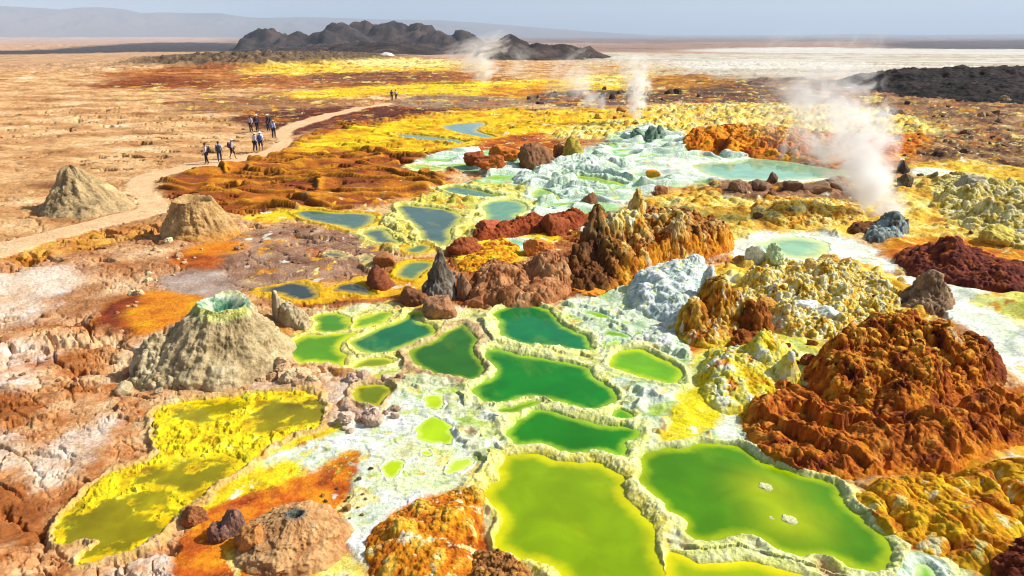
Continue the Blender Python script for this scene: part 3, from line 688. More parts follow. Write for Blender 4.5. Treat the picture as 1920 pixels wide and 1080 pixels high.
tn = (y * 0.75 + x * 0.45) + fbm(x / 1.8, y / 1.4, 4, 370, 0.5) * 1.7
frn = tn - np.floor(tn)
sn = np.where(frn < 0.16, sstep(0, .16, frn), np.clip(1.1 - 0.9 * (frn - 0.16) / 0.6, 0.1, 1))
h += near * sn * 0.17 * np.clip(0.6 + fbm(x / 1.5, y / 1.5, 3, 375), 0.15, 1.2)
pn2 = sstep(0.5, 0.6, frn) * (1 - sstep(0.9, 0.97, frn)) * sstep(0.0, 0.15, fbm(x / 1.1, y / .9, 4, 380)) * near
cc += (ramp(fbm(x, y, 3, 385), [(130, 180, 20), (176, 206, 50), (206, 224, 110)], 1.5) - cc) * (pn2 * 0.8)[..., None]
# flow ripples running down to the lower right
t = (x * 0.75 + y * 0.5) + fbm(x / 1.8, y / 1.8, 4, 160, 0.55) * 1.2
h += ST['flow'][sl0] * 0.12 * (1 - np.abs(2 * (t - np.floor(t)) - 1)) ** 1.0 * np.clip(D_ / 20, 0.6, 3)
# nodules
NW = ST['nod'][sl0]
nn = np.zeros_like(h)
for sc, am, s in ((0.85, 1.0, 3), (0.38, 0.8, 5), (0.2, 0.6, 7)):
    sce = sc * (1 + 0.0)
    k_ = 2.2 if sc > 0.5 else 1.0
    f1, f2, cid = worley(x / sce + 0.25 * wv, y / sce, s)
    rr = 0.25 + 0.3 * RV[cid]
    keep = RV2[(cid * 7 + 13) & 255] > (0.45 if sc > .5 else 0.3)
    b = np.sqrt(np.clip(rr * rr - f1 * f1, 0, 1)) * sc * am * keep
    nn = np.maximum(nn, b) if sc > .5 else nn + b * 0.6
    msk = (b > 0) * NW * (0.55 if sc > .5 else 0.4)
    tone = (RV[(cid * 5 + 3) & 255])
    cc *= (1 + (msk * (tone - 0.45) * 0.7))[..., None]
    warm = ((RV2[(cid * 3 + 1) & 255] > 0.72) * msk)[..., None]
    cc += (cc * np.array([0.86, 0.62, 0.35], f4) - cc) * warm
h += NW * nn * np.clip(D_ / 45, 0.55, 0.9)
np.clip(cc, 0.01, 0.87, out=cc)
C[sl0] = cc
# cracked joints in the plates
f1, f2, cid = worley(x / 1.9 + 0.5 * wv, y / 1.5 + 0.3 * fine, 21)
cr = np.exp(-((f2 - f1) / 0.05) ** 2) * np.clip(fbm(x / 3, y / 3, 3, 170) * 2 + 0.5, 0, 1)
h -= ST['plate'][sl0] * cr * 0.08
# path: worn smooth
PATH = [(-200, 505), (0, 455), (120, 425), (215, 402), (262, 392), (255, 375), (235, 352), (238, 335), (300, 318), (400, 298), (470, 290), (505, 278), (520, 262), (515, 243), (560, 226), (640, 207), (735, 191),
        (735, 196), (650, 212), (575, 235), (545, 248), (548, 270), (528, 287), (470, 303), (400, 318), (330, 325), (290, 340), (285, 355), (310, 378), (322, 392), (290, 405), (200, 425), (100, 450), (0, 487), (-200, 545)]
sl, pw = region_w(PATH, 0.004, 0.003, 1)
PW = np.zeros((NR, NC), f4); PW[sl] = pw
C[sl] += (ramp(n_field(sl, 2.0, 180), [(222, 174, 122), (240, 198, 148), (248, 218, 174)]) - C[sl]) * (pw * 0.97)[..., None]
h = h * (1 - 0.9 * PW[sl0]) + PW[sl0] * 0.03
# pools: floor, shore and rim
ow = POW[sl0]; wid = np.clip(1.15 + 1.1 * fbm(x / 1.7, y / 1.7, 3, 188), 0.5, 2.1)
rw = PAR[np.maximum(ow, 0), 0] * wid; rh = PAR[np.maximum(ow, 0), 1] * np.clip(0.4 + 0.7 * wid, .5, 1.5)
has = ow >= 0
lump = fbm(x / 0.45, y / 0.45, 5, 190, 0.62)
f1, f2, cid = worley(x / 0.17 + lump * .4, y / 0.17, 23)
knob = np.sqrt(np.clip(0.3 - f1 * f1, 0, 1))
sdn = pd + lump * rw * 0.5
LVL = 0.02
rim = LVL + rh * np.exp(-((sdn - rw * 1.05) / (rw * 0.8)) ** 2) * (0.85 + 0.5 * lump) + 0.035 * knob * sstep(0, rw, sdn)
half = np.maximum((pd + PS2[sl0]) * 0.5, 0.02)
s_ = np.clip(sdn / half, 0, 1)
dome = LVL + rh * (s_ * (2 - s_)) * np.clip(half / rw, 0.25, 1.0) * (0.85 + 0.5 * lump) + 0.04 * knob * sstep(0, 1, s_)
shared = 1 - sstep(rw * 2.2, rw * 4.2, half)
rim = rim + (dome - rim) * shared
rim = np.where(sdn < 0, LVL - 0.02 - 0.4 * sstep(0, 0.6, -sdn), rim)
rim = np.minimum(rim, LVL - 0.01 + np.maximum(sdn, -1) * 1.1)
k = sstep(rw * 1.0, rw * 2.6, pd) * (1 - shared)
h = np.where(has, rim * (1 - k) + h * k, h)
Z[sl0] += h.astype(f4)
RIMW = np.where(has, np.maximum(1 - sstep(rw * 1.5, rw * 2.6, sdn), shared), 0).astype(f4)
for k, p in enumerate(POOLS):
    q = poly_q(p[0], 2)
    sl = box(q, 4 * p[4] / dist(*p[0][0]) + 0.01)
    if sl[0].stop > mid.stop: sl = (slice(sl[0].start, mid.stop), sl[1])
    m = (POW[sl] == k)
    w = RIMW[sl] * m * 0.92
    c = ramp(lump[sl] * 0.7 + knob[sl] * 0.5 - 0.1, p[6], 1.3)
    e = np.exp(-(np.clip(sdn[sl] - 0.0, -1, 9) / (p[4] * 0.5)) ** 2)[..., None] * 0.6
    c = c * (1 - e) + lin(p[2]) * e
    C[sl] += (c - C[sl]) * w[..., None]
ks = [k for k, p in enumerate(POOLS) if 'sulphur pool' in p[7]][0]
sls = box(poly_q(POOLS[ks][0], 2), 0.02)
DPS = np.full((sls[0].stop - sls[0].start, sls[1].stop - sls[1].start), -0.4, f4)
for (u, v, rx) in ((592, 775, 1.0), (530, 772, .8), (375, 775, .7), (420, 765, .5), (340, 905, 1.0), (385, 885, .6), (300, 925, .6), (205, 985, 1.15), (150, 1010, .8), (245, 1000, .7), (500, 800, .4)):
    a, b = gp(u, v)
    DPS = np.maximum(DPS, 1 - np.hypot((X[sls] - a) * 0.8, Y[sls] - b) / rx)
bil = np.abs(fbm(X[sls] / 1.0 + WX[sls] * .4, Y[sls] / 1.0 + WY[sls] * .4, 6, 360, .55))
DPS = 0.75 * DPS + 0.25 - 1.5 * bil
ins = (POW[sls] == ks) & (PSD[sls] < -0.03)
up = (0.10 - DPS) * 0.22 + 0.10 * np.abs(fbm(X[sls] / .35, Y[sls] / .35, 5, 368, .6)) - 0.06
up = np.where(up > 0, np.minimum(up, 0.12), up)
Z[sls] = np.where(ins, LVL + up, Z[sls])
yc = ramp(fbm(X[sls] / .5, Y[sls] / .5, 6, 365, .62), [(206, 160, 4), (236, 204, 6), (246, 226, 20), (250, 240, 110)], 1.7)
C[sls] = np.where(ins[..., None], yc, C[sls])
# far relief
f0 = slice(mid.stop, NR)
Z[f0] += (fbm(T2[f0] * 40, L2[f0] * 26, 5, 200, 0.6) * DD[f0] * 0.0012).astype(f4)
# low dark swell in front of the hills, and the two yellow benches
for pts, hh, sd_ in (([(230, 131), (330, 112), (430, 101), (560, 97), (700, 104), (760, 112), (640, 122), (540, 129), (400, 131)], 5.5, 210), ([(0, 120), (200, 100), (420, 100), (300, 125)], 1.5, 214)):
    sl, w = region_w(pts, 0.02, 0.12)
    g = w * (0.75 + 0.5 * fbm(T2[sl] * 60, L2[sl] * 40, 5, sd_))
    Z[sl] += (g * hh).astype(f4)
    if hh > 5:
        w2 = sstep(0.25, 0.6, w)
        c = ramp(fbm(T2[sl] * 120, L2[sl] * 60, 5, sd_ + 3, 0.65), [(70, 58, 46), (108, 88, 66), (150, 120, 88)], 1.8)
        C[sl] += (c - C[sl]) * w2[..., None]
np.clip(C, 0.01, 0.87, out=C)

# ------------------------------------------------------------------ cut the sheet into ground, path, rims; add water sheets
IDX = np.arange(NR * NC, dtype=np.int32).reshape(NR, NC)


def from_grid(name, fm, ZZ, CC, mat, parent=None):
    """fm: face mask (NR-1, NC-1)"""
    r, c = np.nonzero(fm)
    fa = np.stack([IDX[r, c], IDX[r, c + 1], IDX[r + 1, c + 1], IDX[r + 1, c]], 1)
    un, inv = np.unique(fa, return_inverse=True)
    co = np.stack([X.ravel()[un], Y.ravel()[un], ZZ.ravel()[un]], 1)
    return mesh_obj(name, co, inv.reshape(-1, 4), CC.reshape(-1, 3)[un], mat, True, parent)


own = np.zeros((NR, NC), np.int16)
rr_ = PAR[np.maximum(POW, 0), 0]
own = np.where((POW >= 0) & (PSD < np.where(PSD + PS2 < rr_ * 7, rr_ * 3.6, rr_ * 2.3)) & (DD < 420), POW + 1, 0)
own = np.where((own == 0) & (PW > 0.5), 999, own)
FO = own[:-1, :-1]
tag(from_grid('ground', FO == 0, Z, C, M_GROUND), 'mineral crusted ground of the hydrothermal field and desert', None, None, 'structure')
tag(from_grid('path', FO == 999, Z, C, M_GROUND), 'pale sandy footpath winding past the cones', None, None, 'structure')
PB = {}
for k, p in enumerate(POOLS):
    xs = [gp(*q) for q in p[0]]
    cx, cy = sum(a for a, b in xs) / len(xs), sum(b for a, b in xs) / len(xs)
    root = empty('brine_pool', (0, 0, 0))
    tag(root, p[7], 'pool', 'coloured brine pools')
    m = FO == k + 1
    if m.any(): tag(from_grid('rim', m, Z, C, M_GROUND, root))
    wm = (POW == k) & (PSD < p[4] * 0.8)
    fm = (wm[:-1, :-1] & wm[1:, :-1] & wm[:-1, 1:] & wm[1:, 1:])
    if not fm.any(): continue
    WZ = np.full((NR, NC), LVL, f4)
    q = poly_q(p[0], 2); sl = box(q, 0.02)
    WC = np.zeros((NR, NC, 3), f4)
    sd = PSD[sl]
    murk = fbm(X[sl] / 1.4, Y[sl] / 2.6, 5, 300 + k, 0.55)
    dep = np.clip(-sd / (p[3] * 0.62) + 0.22 * murk + 0.16 * fbm(X[sl] / .35, Y[sl] / .35, 4, 390 + k, .6), 0, 1.3)
    e = sstep(0.0, 1.0, dep)
    shal, deep = lin(p[2]), lin(p[1])
    cw = shal * (1 - e[..., None]) + deep * e[..., None]
    pat = sstep(0.25, 0.75, fbm(X[sl] / 1.1, Y[sl] / 1.9 + 3 * X[sl] / 9, 5, 330 + k, 0.6) + 0.15)
    cw = cw + (shal * 0.6 + deep * 0.4 - cw) * (pat * 0.22)[..., None]
    if 'sulphur pool' in p[7]:
        dp = sstep(0.0, 0.38, DPS)
        yb = ramp(fbm(X[sl] / .5, Y[sl] / .5, 6, 365, .62), [(170, 130, 4), (226, 190, 4), (242, 218, 8), (250, 238, 70)], 1.9)
        cw = yb + (ramp(murk, [(96, 88, 4), (130, 122, 6), (160, 150, 6)], 1.5) - yb) * (dp * 0.92)[..., None]
    if 'white crust spots' in p[7]:
        for (u, v) in ((1437, 917), (1482, 980)):
            a, b = gp(u, v)
            dd_ = np.hypot(X[sl] - a, Y[sl] - b) + 0.1 * murk
            g = np.exp(-(dd_ / .75) ** 2) * 0.7
            cw = cw + (lin((190, 200, 10)) - cw) * g[..., None]
    WC[sl] = cw
    tag(from_grid('water', fm, WZ, WC, M_WATER, root))


def zat(xw, yw):
    D = math.hypot(xw, yw); t = math.atan2(xw, yw)
    r = min(NR - 1, max(0, int(np.searchsorted(RD, D)))); c = min(NC - 1, max(0, int(np.searchsorted(TH, t))))
    return float(Z[r, c])

# ------------------------------------------------------------------ rock bodies
def wpoly(pts, n=2):
    return chaikin([gp(u, v) for u, v in pts], n)


def massif(name, foot, H, pal, peaks=(), edge=0.5, rough=0.12, rs=0.8, lump=0.0, ls=0.35, stripe=None, top=None, seed=0, res=0.75, mat=None,
           label='', cat='rock', group=None, kind=None, palsc=0.6, stretch=1.0, macro_z=True, base_cut=0.06, sharp=1.7, ridge=0.0, col_fn=None, knob=(0.45, 0.16), foot_pal=None, streak=None, slabs=None):
    """rock mass over a traced footprint: height grows inward from the edge, peaks and noise on top"""
    q = wpoly(foot)
    cx, cy = q.mean(0); D0 = math.hypot(cx, cy)
    sp = res * D0 / (F * 1024 / 1920)
    x0, x1 = q[:, 0].min(), q[:, 0].max(); y0, y1 = q[:, 1].min(), q[:, 1].max()
    sp = max(sp, (x1 - x0) / 420, (y1 - y0) / 420)
    nx, ny = max(8, int((x1 - x0) / sp) + 2), max(8, int((y1 - y0) / sp) + 2)
    gx, gy = np.meshgrid(np.linspace(x0 - sp, x1 + sp, nx), np.linspace(y0 - sp, y1 + sp, ny))
    gx = gx.astype(f4); gy = gy.astype(f4)
    w = rs * 0.35
    wxn = fbm(gx / rs, gy / rs, 5, seed + 1, 0.6); wyn = fbm(gx / rs + 9, gy / rs, 5, seed + 5, 0.6)
    sd = sd_poly(q, gx + wxn * w * 0.5, gy + wyn * w * 0.5)
    d = np.clip(-sd, 0, None)
    e = 1 - np.exp(-(d / edge) ** 1.3)
    hh = H * e
    for (u, vb, vt, rp, pw_) in peaks:
        a, b = gp(u, vb); hz = ztop(u, vb, vt) - (zat(a, b) if math.hypot(a, b) < 260 else float(macro(math.hypot(a, b)))); R = rp * mpp(u, vb)
        dd_ = np.hypot(gx - a + wxn * R * 0.22, gy - b + wyn * R * 0.22) / R
        pk = hz * np.exp(-(dd_ * 1.35) ** (pw_ + 0.9))
        hh = np.maximum(hh, np.minimum(pk, hz) * sstep(0, edge * 0.6, d))
    nz = fbm(gx / rs, gy / rs, 7, seed + 11, 0.58)
    amp = rough * sstep(0, edge * 0.7, d)
    hh = hh + amp * nz * 1.3
    if ridge: hh = hh + ridge * e * (ridged(gx / (rs * 1.6), gy / (rs * 1.6), 6, seed + 17, 0.5) - 0.4)
    if stripe:
        dx, dy, freq, sa = stripe[:4]; nzs = stripe[4] if len(stripe) > 4 else 1.3
        t = (gx * dx + gy * dy) * freq + fbm(gx / rs, gy / rs, 4, seed + 21, 0.5) * nzs
        fr = t - np.floor(t)
        s_ = np.where(fr < 0.12, fr / 0.12, 1 - (fr - 0.12) / 0.88) if len(stripe) < 6 else np.sqrt(np.clip(1 - (2 * fr - 1) ** 2, 0, 1)) * 1.2 - .2
        hh = hh + sa * (s_ - 0.5) * sstep(0, edge, d) * np.clip(0.8 + fbm(gx / (rs * 2), gy / (rs * 2), 2, seed + 29), 0.2, 1.4)
    if slabs:
        a_, lx, ly, sh_ = slabs
        ux, uy = gx * math.cos(a_) + gy * math.sin(a_), -gx * math.sin(a_) + gy * math.cos(a_)
        for q_, m_ in ((1.0, 1.0), (0.45, 0.55), (0.2, 0.3)):
            jx, jy = fbm(gx / (lx * q_), gy / (lx * q_), 5, seed + 61, .6), fbm(gx / (lx * q_) + 7, gy / (lx * q_), 5, seed + 64, .6)
            f1, f2, cid = worley(ux / (lx * q_) + jx * .45, uy / (ly * q_) + jy * .45, seed + int(q_ * 50))
            hh = hh + sh_ * m_ * (RV2[cid] - 0.4 - 0.7 * np.exp(-((f2 - f1) / 0.06) ** 2)) * sstep(0, edge * .8, d)
    tone = np.zeros_like(hh)
    if lump:
        for sc, am, s in ((ls, 1.0, 3), (ls * 0.45, 0.7, 5)):
            f1, f2, cid = worley(gx / sc + wxn * 0.3, gy / sc + wyn * 0.3, seed + s)
            r_ = 0.3 + 0.3 * RV[cid]
            b = np.sqrt(np.clip(r_ * r_ - f1 * f1, 0, 1)) * (RV2[(cid * 7 + 3) & 255] > 0.3)
            hh = hh + lump * am * b * sc / ls * sstep(0, edge * 0.5, d)
            tone = tone + (b > 0) * (RV[(cid * 5 + 9) & 255] - 0.5) * 0.9
    bz = macro(np.hypot(gx, gy)).astype(f4)
    if D0 < 260:
        ri = np.clip(np.searchsorted(RD, np.hypot(gx, gy)), 0, NR - 1); ci = np.clip(np.searchsorted(TH, np.arctan2(gx, gy)), 0, NC - 1)
        bz = np.maximum(Z[ri, ci], bz - 0.05)
    zc = bz + hh - base_cut * (1 - sstep(0, edge * 0.3, d)) - 0.02
    n = fbm(gx / (palsc * stretch), gy / palsc, 6, seed + 31, 0.6) + tone * 0.5
    dzx = np.gradient(zc, gx[0, 1] - gx[0, 0], axis=1); dzy = np.gradient(zc, gy[1, 0] - gy[0, 0], axis=0)
    nl = np.sqrt(1 + dzx ** 2 + dzy ** 2); NX, NY, NZ = -dzx / nl, -dzy / nl, 1 / nl
    if knob:
        P3 = np.stack([gx, gy, zc], -1).reshape(-1, 3).astype(f4)
        b3 = np.zeros(len(P3), f4); a_ = 1.0; q_ = P3 / (knob[0])
        for o_ in range(5):
            pn = perlin3(q_, seed + 41 + o_); b3 += a_ * (np.abs(pn) if o_ < 2 else 0.3 + 0.55 * pn * (1 if o_ < 3 else -1) ); a_ *= 0.6; q_ = q_ * 2.1 + 3.3
        b3 = (b3.reshape(gx.shape) - 0.45) * knob[1] * sstep(0, edge * 0.5, d)
        OX, OY = gx + NX * b3, gy + NY * b3; zc = zc + NZ * b3
        n = n + b3 / knob[1] * 0.8
    else:
        OX, OY = gx, gy
    c = ramp(n, pal, sharp)
    if top is not None:
        tc_, lo, hi = top
        k = sstep(lo, hi, hh + 0.25 * hi * nz)
        c = c + (ramp(n + tone * .6, tc_, sharp) - c) * k[..., None]
    if foot_pal is not None:
        kf = 1 - sstep(edge * 0.25, edge * 0.9, d + edge * 0.45 * nz)
        c = c + (ramp(n, foot_pal, sharp) - c) * (kf * 0.85)[..., None]
    if streak is not None:
        st_ = sstep(0.2, 0.34, fbm(gx / (rs * 0.55), gy / (rs * 0.55), 6, seed + 51, 0.6))
        c = c + (ramp(nz, streak, sharp) - c) * (st_ * 0.8)[..., None]
    if col_fn: c = col_fn(gx, gy, hh, c, nz)
    c = np.clip(c, 0.008, 0.87)
    ins = sd < 0.0 + sp * 0.5
    fm = ins[:-1, :-1] & ins[1:, :-1] & ins[:-1, 1:] & ins[1:, 1:]
    idx = np.arange(nx * ny, dtype=np.int32).reshape(ny, nx)
    r, cq = np.nonzero(fm)
    fa = np.stack([idx[r, cq], idx[r, cq + 1], idx[r + 1, cq + 1], idx[r + 1, cq]], 1)
    un, inv = np.unique(fa, return_inverse=True)
    co = np.stack([OX.ravel()[un] - cx, OY.ravel()[un] - cy, zc.ravel()[un]], 1)
    o = mesh_obj(name, co, inv.reshape(-1, 4), c.reshape(-1, 3)[un], mat or M_ROCK)
    o.location = (cx, cy, 0)
    return tag(o, label, cat, group, kind)


def revolve(name, u, vb, r_base, H, r_top, crater, pal, seed=0, label='', cat='cone', group=None, elong=1.0, skew=(0, 0), gully=0.12, rough=0.08, power=1.5, nr=110, nt=260, col_fn=None, parent_parts=None, sink=0.15):
    """cone with an optional crater; (u, vb) is the photo position of the base centre"""
    bx, by = gp(u, vb)
    t = np.linspace(0, 1, nr)
    nco = int(nr * (0.75 if crater else 1.0))
    rad = np.empty(nr); zz_ = np.empty(nr)
    s = np.linspace(0, 1, nco)
    rad[:nco] = r_top + (r_base - r_top) * (1 - s) ** power
    zz_[:nco] = H * (1 - (1 - s) ** 1.0) - sink * (1 - sstep(0, 0.15, s))
    if crater:
        s2 = np.linspace(0, 1, nr - nco + 1)[1:]
        rad[nco:] = r_top * (1 - s2) + 0.001
        zz_[nco:] = H - crater * sstep(0, 0.8, s2)
    else:
        rad[:nco] = np.where(s > 0.97, rad[:nco] * np.sqrt(np.clip((1 - s) / 0.03, 0, 1)), rad[:nco]); rad[-1] = 0.001
    th = np.linspace(0, 2 * math.pi, nt, endpoint=False)
    R, TT = np.meshgrid(rad, th, indexing='ij'); ZZ = np.repeat(zz_[:, None], nt, 1)
    hf = np.clip(ZZ / max(H, 1e-3), 0, 1)
    P = np.stack([R * np.cos(TT) * elong, R * np.sin(TT), ZZ], -1).reshape(-1, 3).astype(f4)
    # gullies run down the flank: noise that varies round the cone much faster than along it
    g = fbm3(np.stack([np.cos(TT) * 2.2, np.sin(TT) * 2.2, ZZ * 0.35 / max(H, .1)], -1).reshape(-1, 3).astype(f4), 5, seed, 0.6, True) - 0.35
    n3 = fbm3(P * (1.15 / max(r_top + 0.35 * (r_base - r_top), .2)), 6, seed + 7, 0.6)
    n4 = fbm3(P * (5 / max(r_base, .2)), 5, seed + 17, 0.62)
    flank = (1 - np.abs(2 * hf - 0.9)).clip(0.15, 1).ravel()
    rr0 = R.ravel()
    dr = gully * r_base * g * flank * np.clip(rr0 / (r_base * 0.3), 0, 1) + rough * r_base * (n3 * 0.9 + n4 * 0.35) * np.clip(rr0 / (r_base * .2), 0, 1)
    cr_ = np.abs(perlin3(P * (1.5 / max(r_base * .5, .2)), seed + 27)) + .3 * np.abs(perlin3(P * (4.3 / max(r_base * .5, .2)), seed + 28))
    lob = fbm3(np.stack([np.cos(TT) * .8, np.sin(TT) * .8, ZZ * .3 / max(H, .1)], -1).reshape(-1, 3).astype(f4), 3, seed + 33)
    dr = dr + r_base * (0.12 * (cr_ - .4) * flank + (0.28 if r_base > 2.5 and crater else 0.16) * lob * (1 - 0.6 * hf.ravel())) * np.clip(rr0 / (r_base * .3), 0, 1)
    dir_ = np.stack([np.cos(TT), np.sin(TT)], -1).reshape(-1, 2)
    P[:, :2] += (dir_ * dr[:, None]).astype(f4)
    P[:, 2] += (rough * H * 0.9 * (n3 + n4 * 0.6) * np.clip(hf.ravel() * 3, 0, 1)).astype(f4)
    rimn = fbm3(np.stack([np.cos(TT) * 1.1, np.sin(TT) * 1.1, 0 * ZZ], -1).reshape(-1, 3).astype(f4), 4, seed + 37)
    P[:, 2] += ((0.16 if r_base > 2.5 else 0.05) * H * rimn * sstep(.6, 1, hf.ravel())).astype(f4)
    P[:, 0] += skew[0] * hf.ravel() ** 1.3; P[:, 1] += skew[1] * hf.ravel() ** 1.3
    c = ramp(n4 * 0.7 + n3 * 0.6 + g * 0.3, pal, 1.5)
    if col_fn: c = col_fn(P, hf.ravel(), R.ravel(), np.repeat((np.arange(nr) >= nco)[:, None], nt, 1).ravel(), c, n3, n4)
    c = np.clip(c, 0.008, 0.87)
    idx = np.arange(nr * nt, dtype=np.int32).reshape(nr, nt)
    a = idx[:-1]; b = idx[1:]
    fa = np.stack([a, np.roll(a, -1, 1), np.roll(b, -1, 1), b], -1).reshape(-1, 4)
    z0 = zat(bx, by)
    root = None
    if crater and parent_parts:
        ncr = int(nco * 0.93)
        isr = np.repeat((np.arange(nr - 1) >= ncr)[:, None], nt, 1).ravel()
        o = mesh_obj(name, P, fa[~isr], c, M_ROCK)
        un, inv = np.unique(fa[isr], return_inverse=True)
        mesh_obj(parent_parts, P[un], inv.reshape(-1, 4), c[un], M_ROCK, True, o)
    else:
        o = mesh_obj(name, P, fa, c, M_ROCK)
    o.location = (bx, by, z0)
    return tag(o, label, cat, group)


def rock_mesh(name, seed, sub=4, flat=0.75, facets=9, rough=0.16, pal=None):
    bm = bmesh.new(); bmesh.ops.create_icosphere(bm, subdivisions=sub, radius=1.0)
    bm.verts.ensure_lookup_table()
    P = np.array([v.co[:] for v in bm.verts], f4)
    fa = np.array([[v.index for v in f.verts] for f in bm.faces], np.int32); bm.free()
    rg = np.random.default_rng(seed)
    for _ in range(facets):
        n = rg.normal(size=3); n /= np.linalg.norm(n); d = rg.uniform(0.52, 0.85)
        s = P @ n
        P = np.where((s > d)[:, None], P - ((s - d) * 0.85)[:, None] * n[None], P).astype(f4)
    nz = fbm3(P * 1.3 + seed, 6, seed, 0.58); nz2 = fbm3(P * 4 + seed, 4, seed + 3, 0.6)
    bil = np.abs(perlin3(P * 2.1, seed + 9)) + 0.5 * np.abs(perlin3(P * 4.7, seed + 10)) + 0.3 * np.abs(perlin3(P * 10, seed + 12))
    P *= (1 + rough * nz + rough * 0.35 * nz2 + 0.22 * (bil - 0.5))[:, None]
    P[:, 2] = np.where(P[:, 2] < -0.25, -0.25 + (P[:, 2] + 0.25) * 0.3, P[:, 2]) * flat
    c = np.clip(0.62 + 0.3 * nz2[:, None] + 0.2 * nz[:, None], 0.15, 1.0) * np.ones((1, 3), f4) if pal is None else ramp(nz + nz2 * .6, pal, 1.6)
    return P.astype(f4), fa, c


ROCKS = [rock_mesh('boulder', 500 + k, 5 if k < 6 else 4, 0.85, 12 + k % 5, 0.22) for k in range(10)]
RMESH = {}


def boulder(u, vb, wpx, hpx, col, label, seed=0, rz=None, name='boulder', cat='boulder', group=None, dy=1.0, lean=0.0, sink=0.12):
    """one boulder sized from the photo: wpx wide, hpx high, standing at (u, vb)"""
    k = seed % len(ROCKS)
    if k not in RMESH:
        P, fa, c = ROCKS[k]
        RMESH[k] = mesh_obj(name, P, fa, c, M_ROCK); o = RMESH[k]
    else:
        o = RMESH[k].copy(); COL.objects.link(o)
    o.name = name
    x_, y_ = gp(u, vb); m = mpp(u, vb)
    hw = wpx * m * 0.5; hh = hpx * m
    y_ += hw * dy * 0.6
    a = rz if rz is not None else (seed * 1.7) % 6.28
    o.rotation_euler = (0, lean, a)
    o.scale = (hw, hw * dy, hh / 1.05)
    o.location = (x_, y_, zat(x_, y_) + hh * 0.22 - hh * sink)
    l = lin(tuple(min(250, 20 + q * 1.12) for q in col)) / 0.62
    o.color = (float(l[0]), float(l[1]), float(l[2]), 1)
    return tag(o, label, cat, group)


# ---- the cones on the left
def crater_green(P, hf, R, ins, c, n3, n4):
    k = sstep(0.80, 0.97, hf + 0.12 * n4)
    g = ramp(n3 * 1.4 + n4 * 1.4, [(74, 124, 94), (146, 182, 142), (214, 224, 200), (230, 232, 170), (206, 198, 150)], 1.6)
    front = sstep(-0.2, 0.9, P[:, 0] / (np.abs(P[:, 0]).max() * .25)) * 0
    gi = np.where(ins, 1.0, k * 0.85)
    gi = gi * np.where(ins, 1, 1)
    y_ = ramp(n4, [(206, 206, 90), (230, 226, 120)], 1.5)
    c = c + (g - c) * gi[:, None]
    yk = ((k > 0.2) & ~ins & (P[:, 1] < 0)) * k * 0.8
    return c + (y_ - c) * yk[:, None]


GREYT = [(126, 110, 78), (172, 150, 108), (204, 182, 136), (226, 208, 166)]
revolve('crater_cone', 415, 672, 2.45, 2.0, 0.78, 0.5, GREYT, 31, 'largest grey cone with a green lined crater beside the yellow pool', 'cone', None, 1.0, (0.25, 0.15), 0.10, 0.10, 1.3, 130, 380, crater_green, 'crater')
TANT = [(116, 92, 62), (156, 128, 88), (186, 156, 110), (210, 180, 132)]
revolve('mineral_cone', 165, 388, 3.2, 2.95, 0.5, 0, [(120, 104, 74), (160, 138, 98), (196, 168, 120), (220, 192, 140)], 41, 'sharp tan cone between the cracked desert and the footpath bend', 'cone', None, 1.0, (-0.6, 0.0), 0.08, 0.06, 1.15, 110, 240)


def crater_tan(P, hf, R, ins, c, n3, n4):
    k = sstep(0.35, 0.0, hf) * (P[:, 0] > -0.5)
    return c + (ramp(n4, [(190, 110, 30), (226, 160, 50)]) - c) * (k * 0.7)[:, None]


revolve('crater_cone', 380, 438, 2.1, 1.9, 1.0, 0.7, [(130, 98, 58), (176, 138, 86), (206, 168, 110), (224, 190, 134)], 53, 'tan flat topped cone just below the footpath bend with an orange foot', 'cone', None, 1.05, (-0.15, -0.2), 0.09, 0.08, 1.2, 110, 260, crater_tan, 'crater')
# pale fin beside the largest cone
massif('rock_fin', [(508, 598), (530, 588), (560, 592), (584, 605), (580, 622), (556, 620), (520, 608)], 0.25, [(150, 130, 96), (190, 170, 130), (214, 196, 158)],
       [(520, 602, 543, 26, 1.0), (545, 608, 572, 34, 1.0)], 0.15, 0.05, 0.4, seed=61, label='pale leaning rock fin next to the largest grey cone', cat='rock')
# rough skirt on the left of the largest cone
massif('rock_mound', [(232, 716), (250, 680), (290, 650), (330, 628), (370, 660), (380, 710), (330, 732), (270, 732)], 0.35, GREYT,
       [(300, 690, 640, 60, 1.0), (345, 668, 610, 50, 1.0)], 0.3, 0.16, 0.6, 0.1, 0.3, seed=67, label='rugged grey rubble skirt leaning against the shaded side of the largest cone', cat='mound')

# ---- bottom mounds
def vent_dark(P, hf, R, ins, c, n3, n4):
    k = np.where(ins, 1.0, sstep(0.9, 1.0, hf) * 0.6)
    return c + (ramp(n4, [(50, 56, 56), (110, 116, 106), (170, 170, 150)]) - c) * k[:, None]


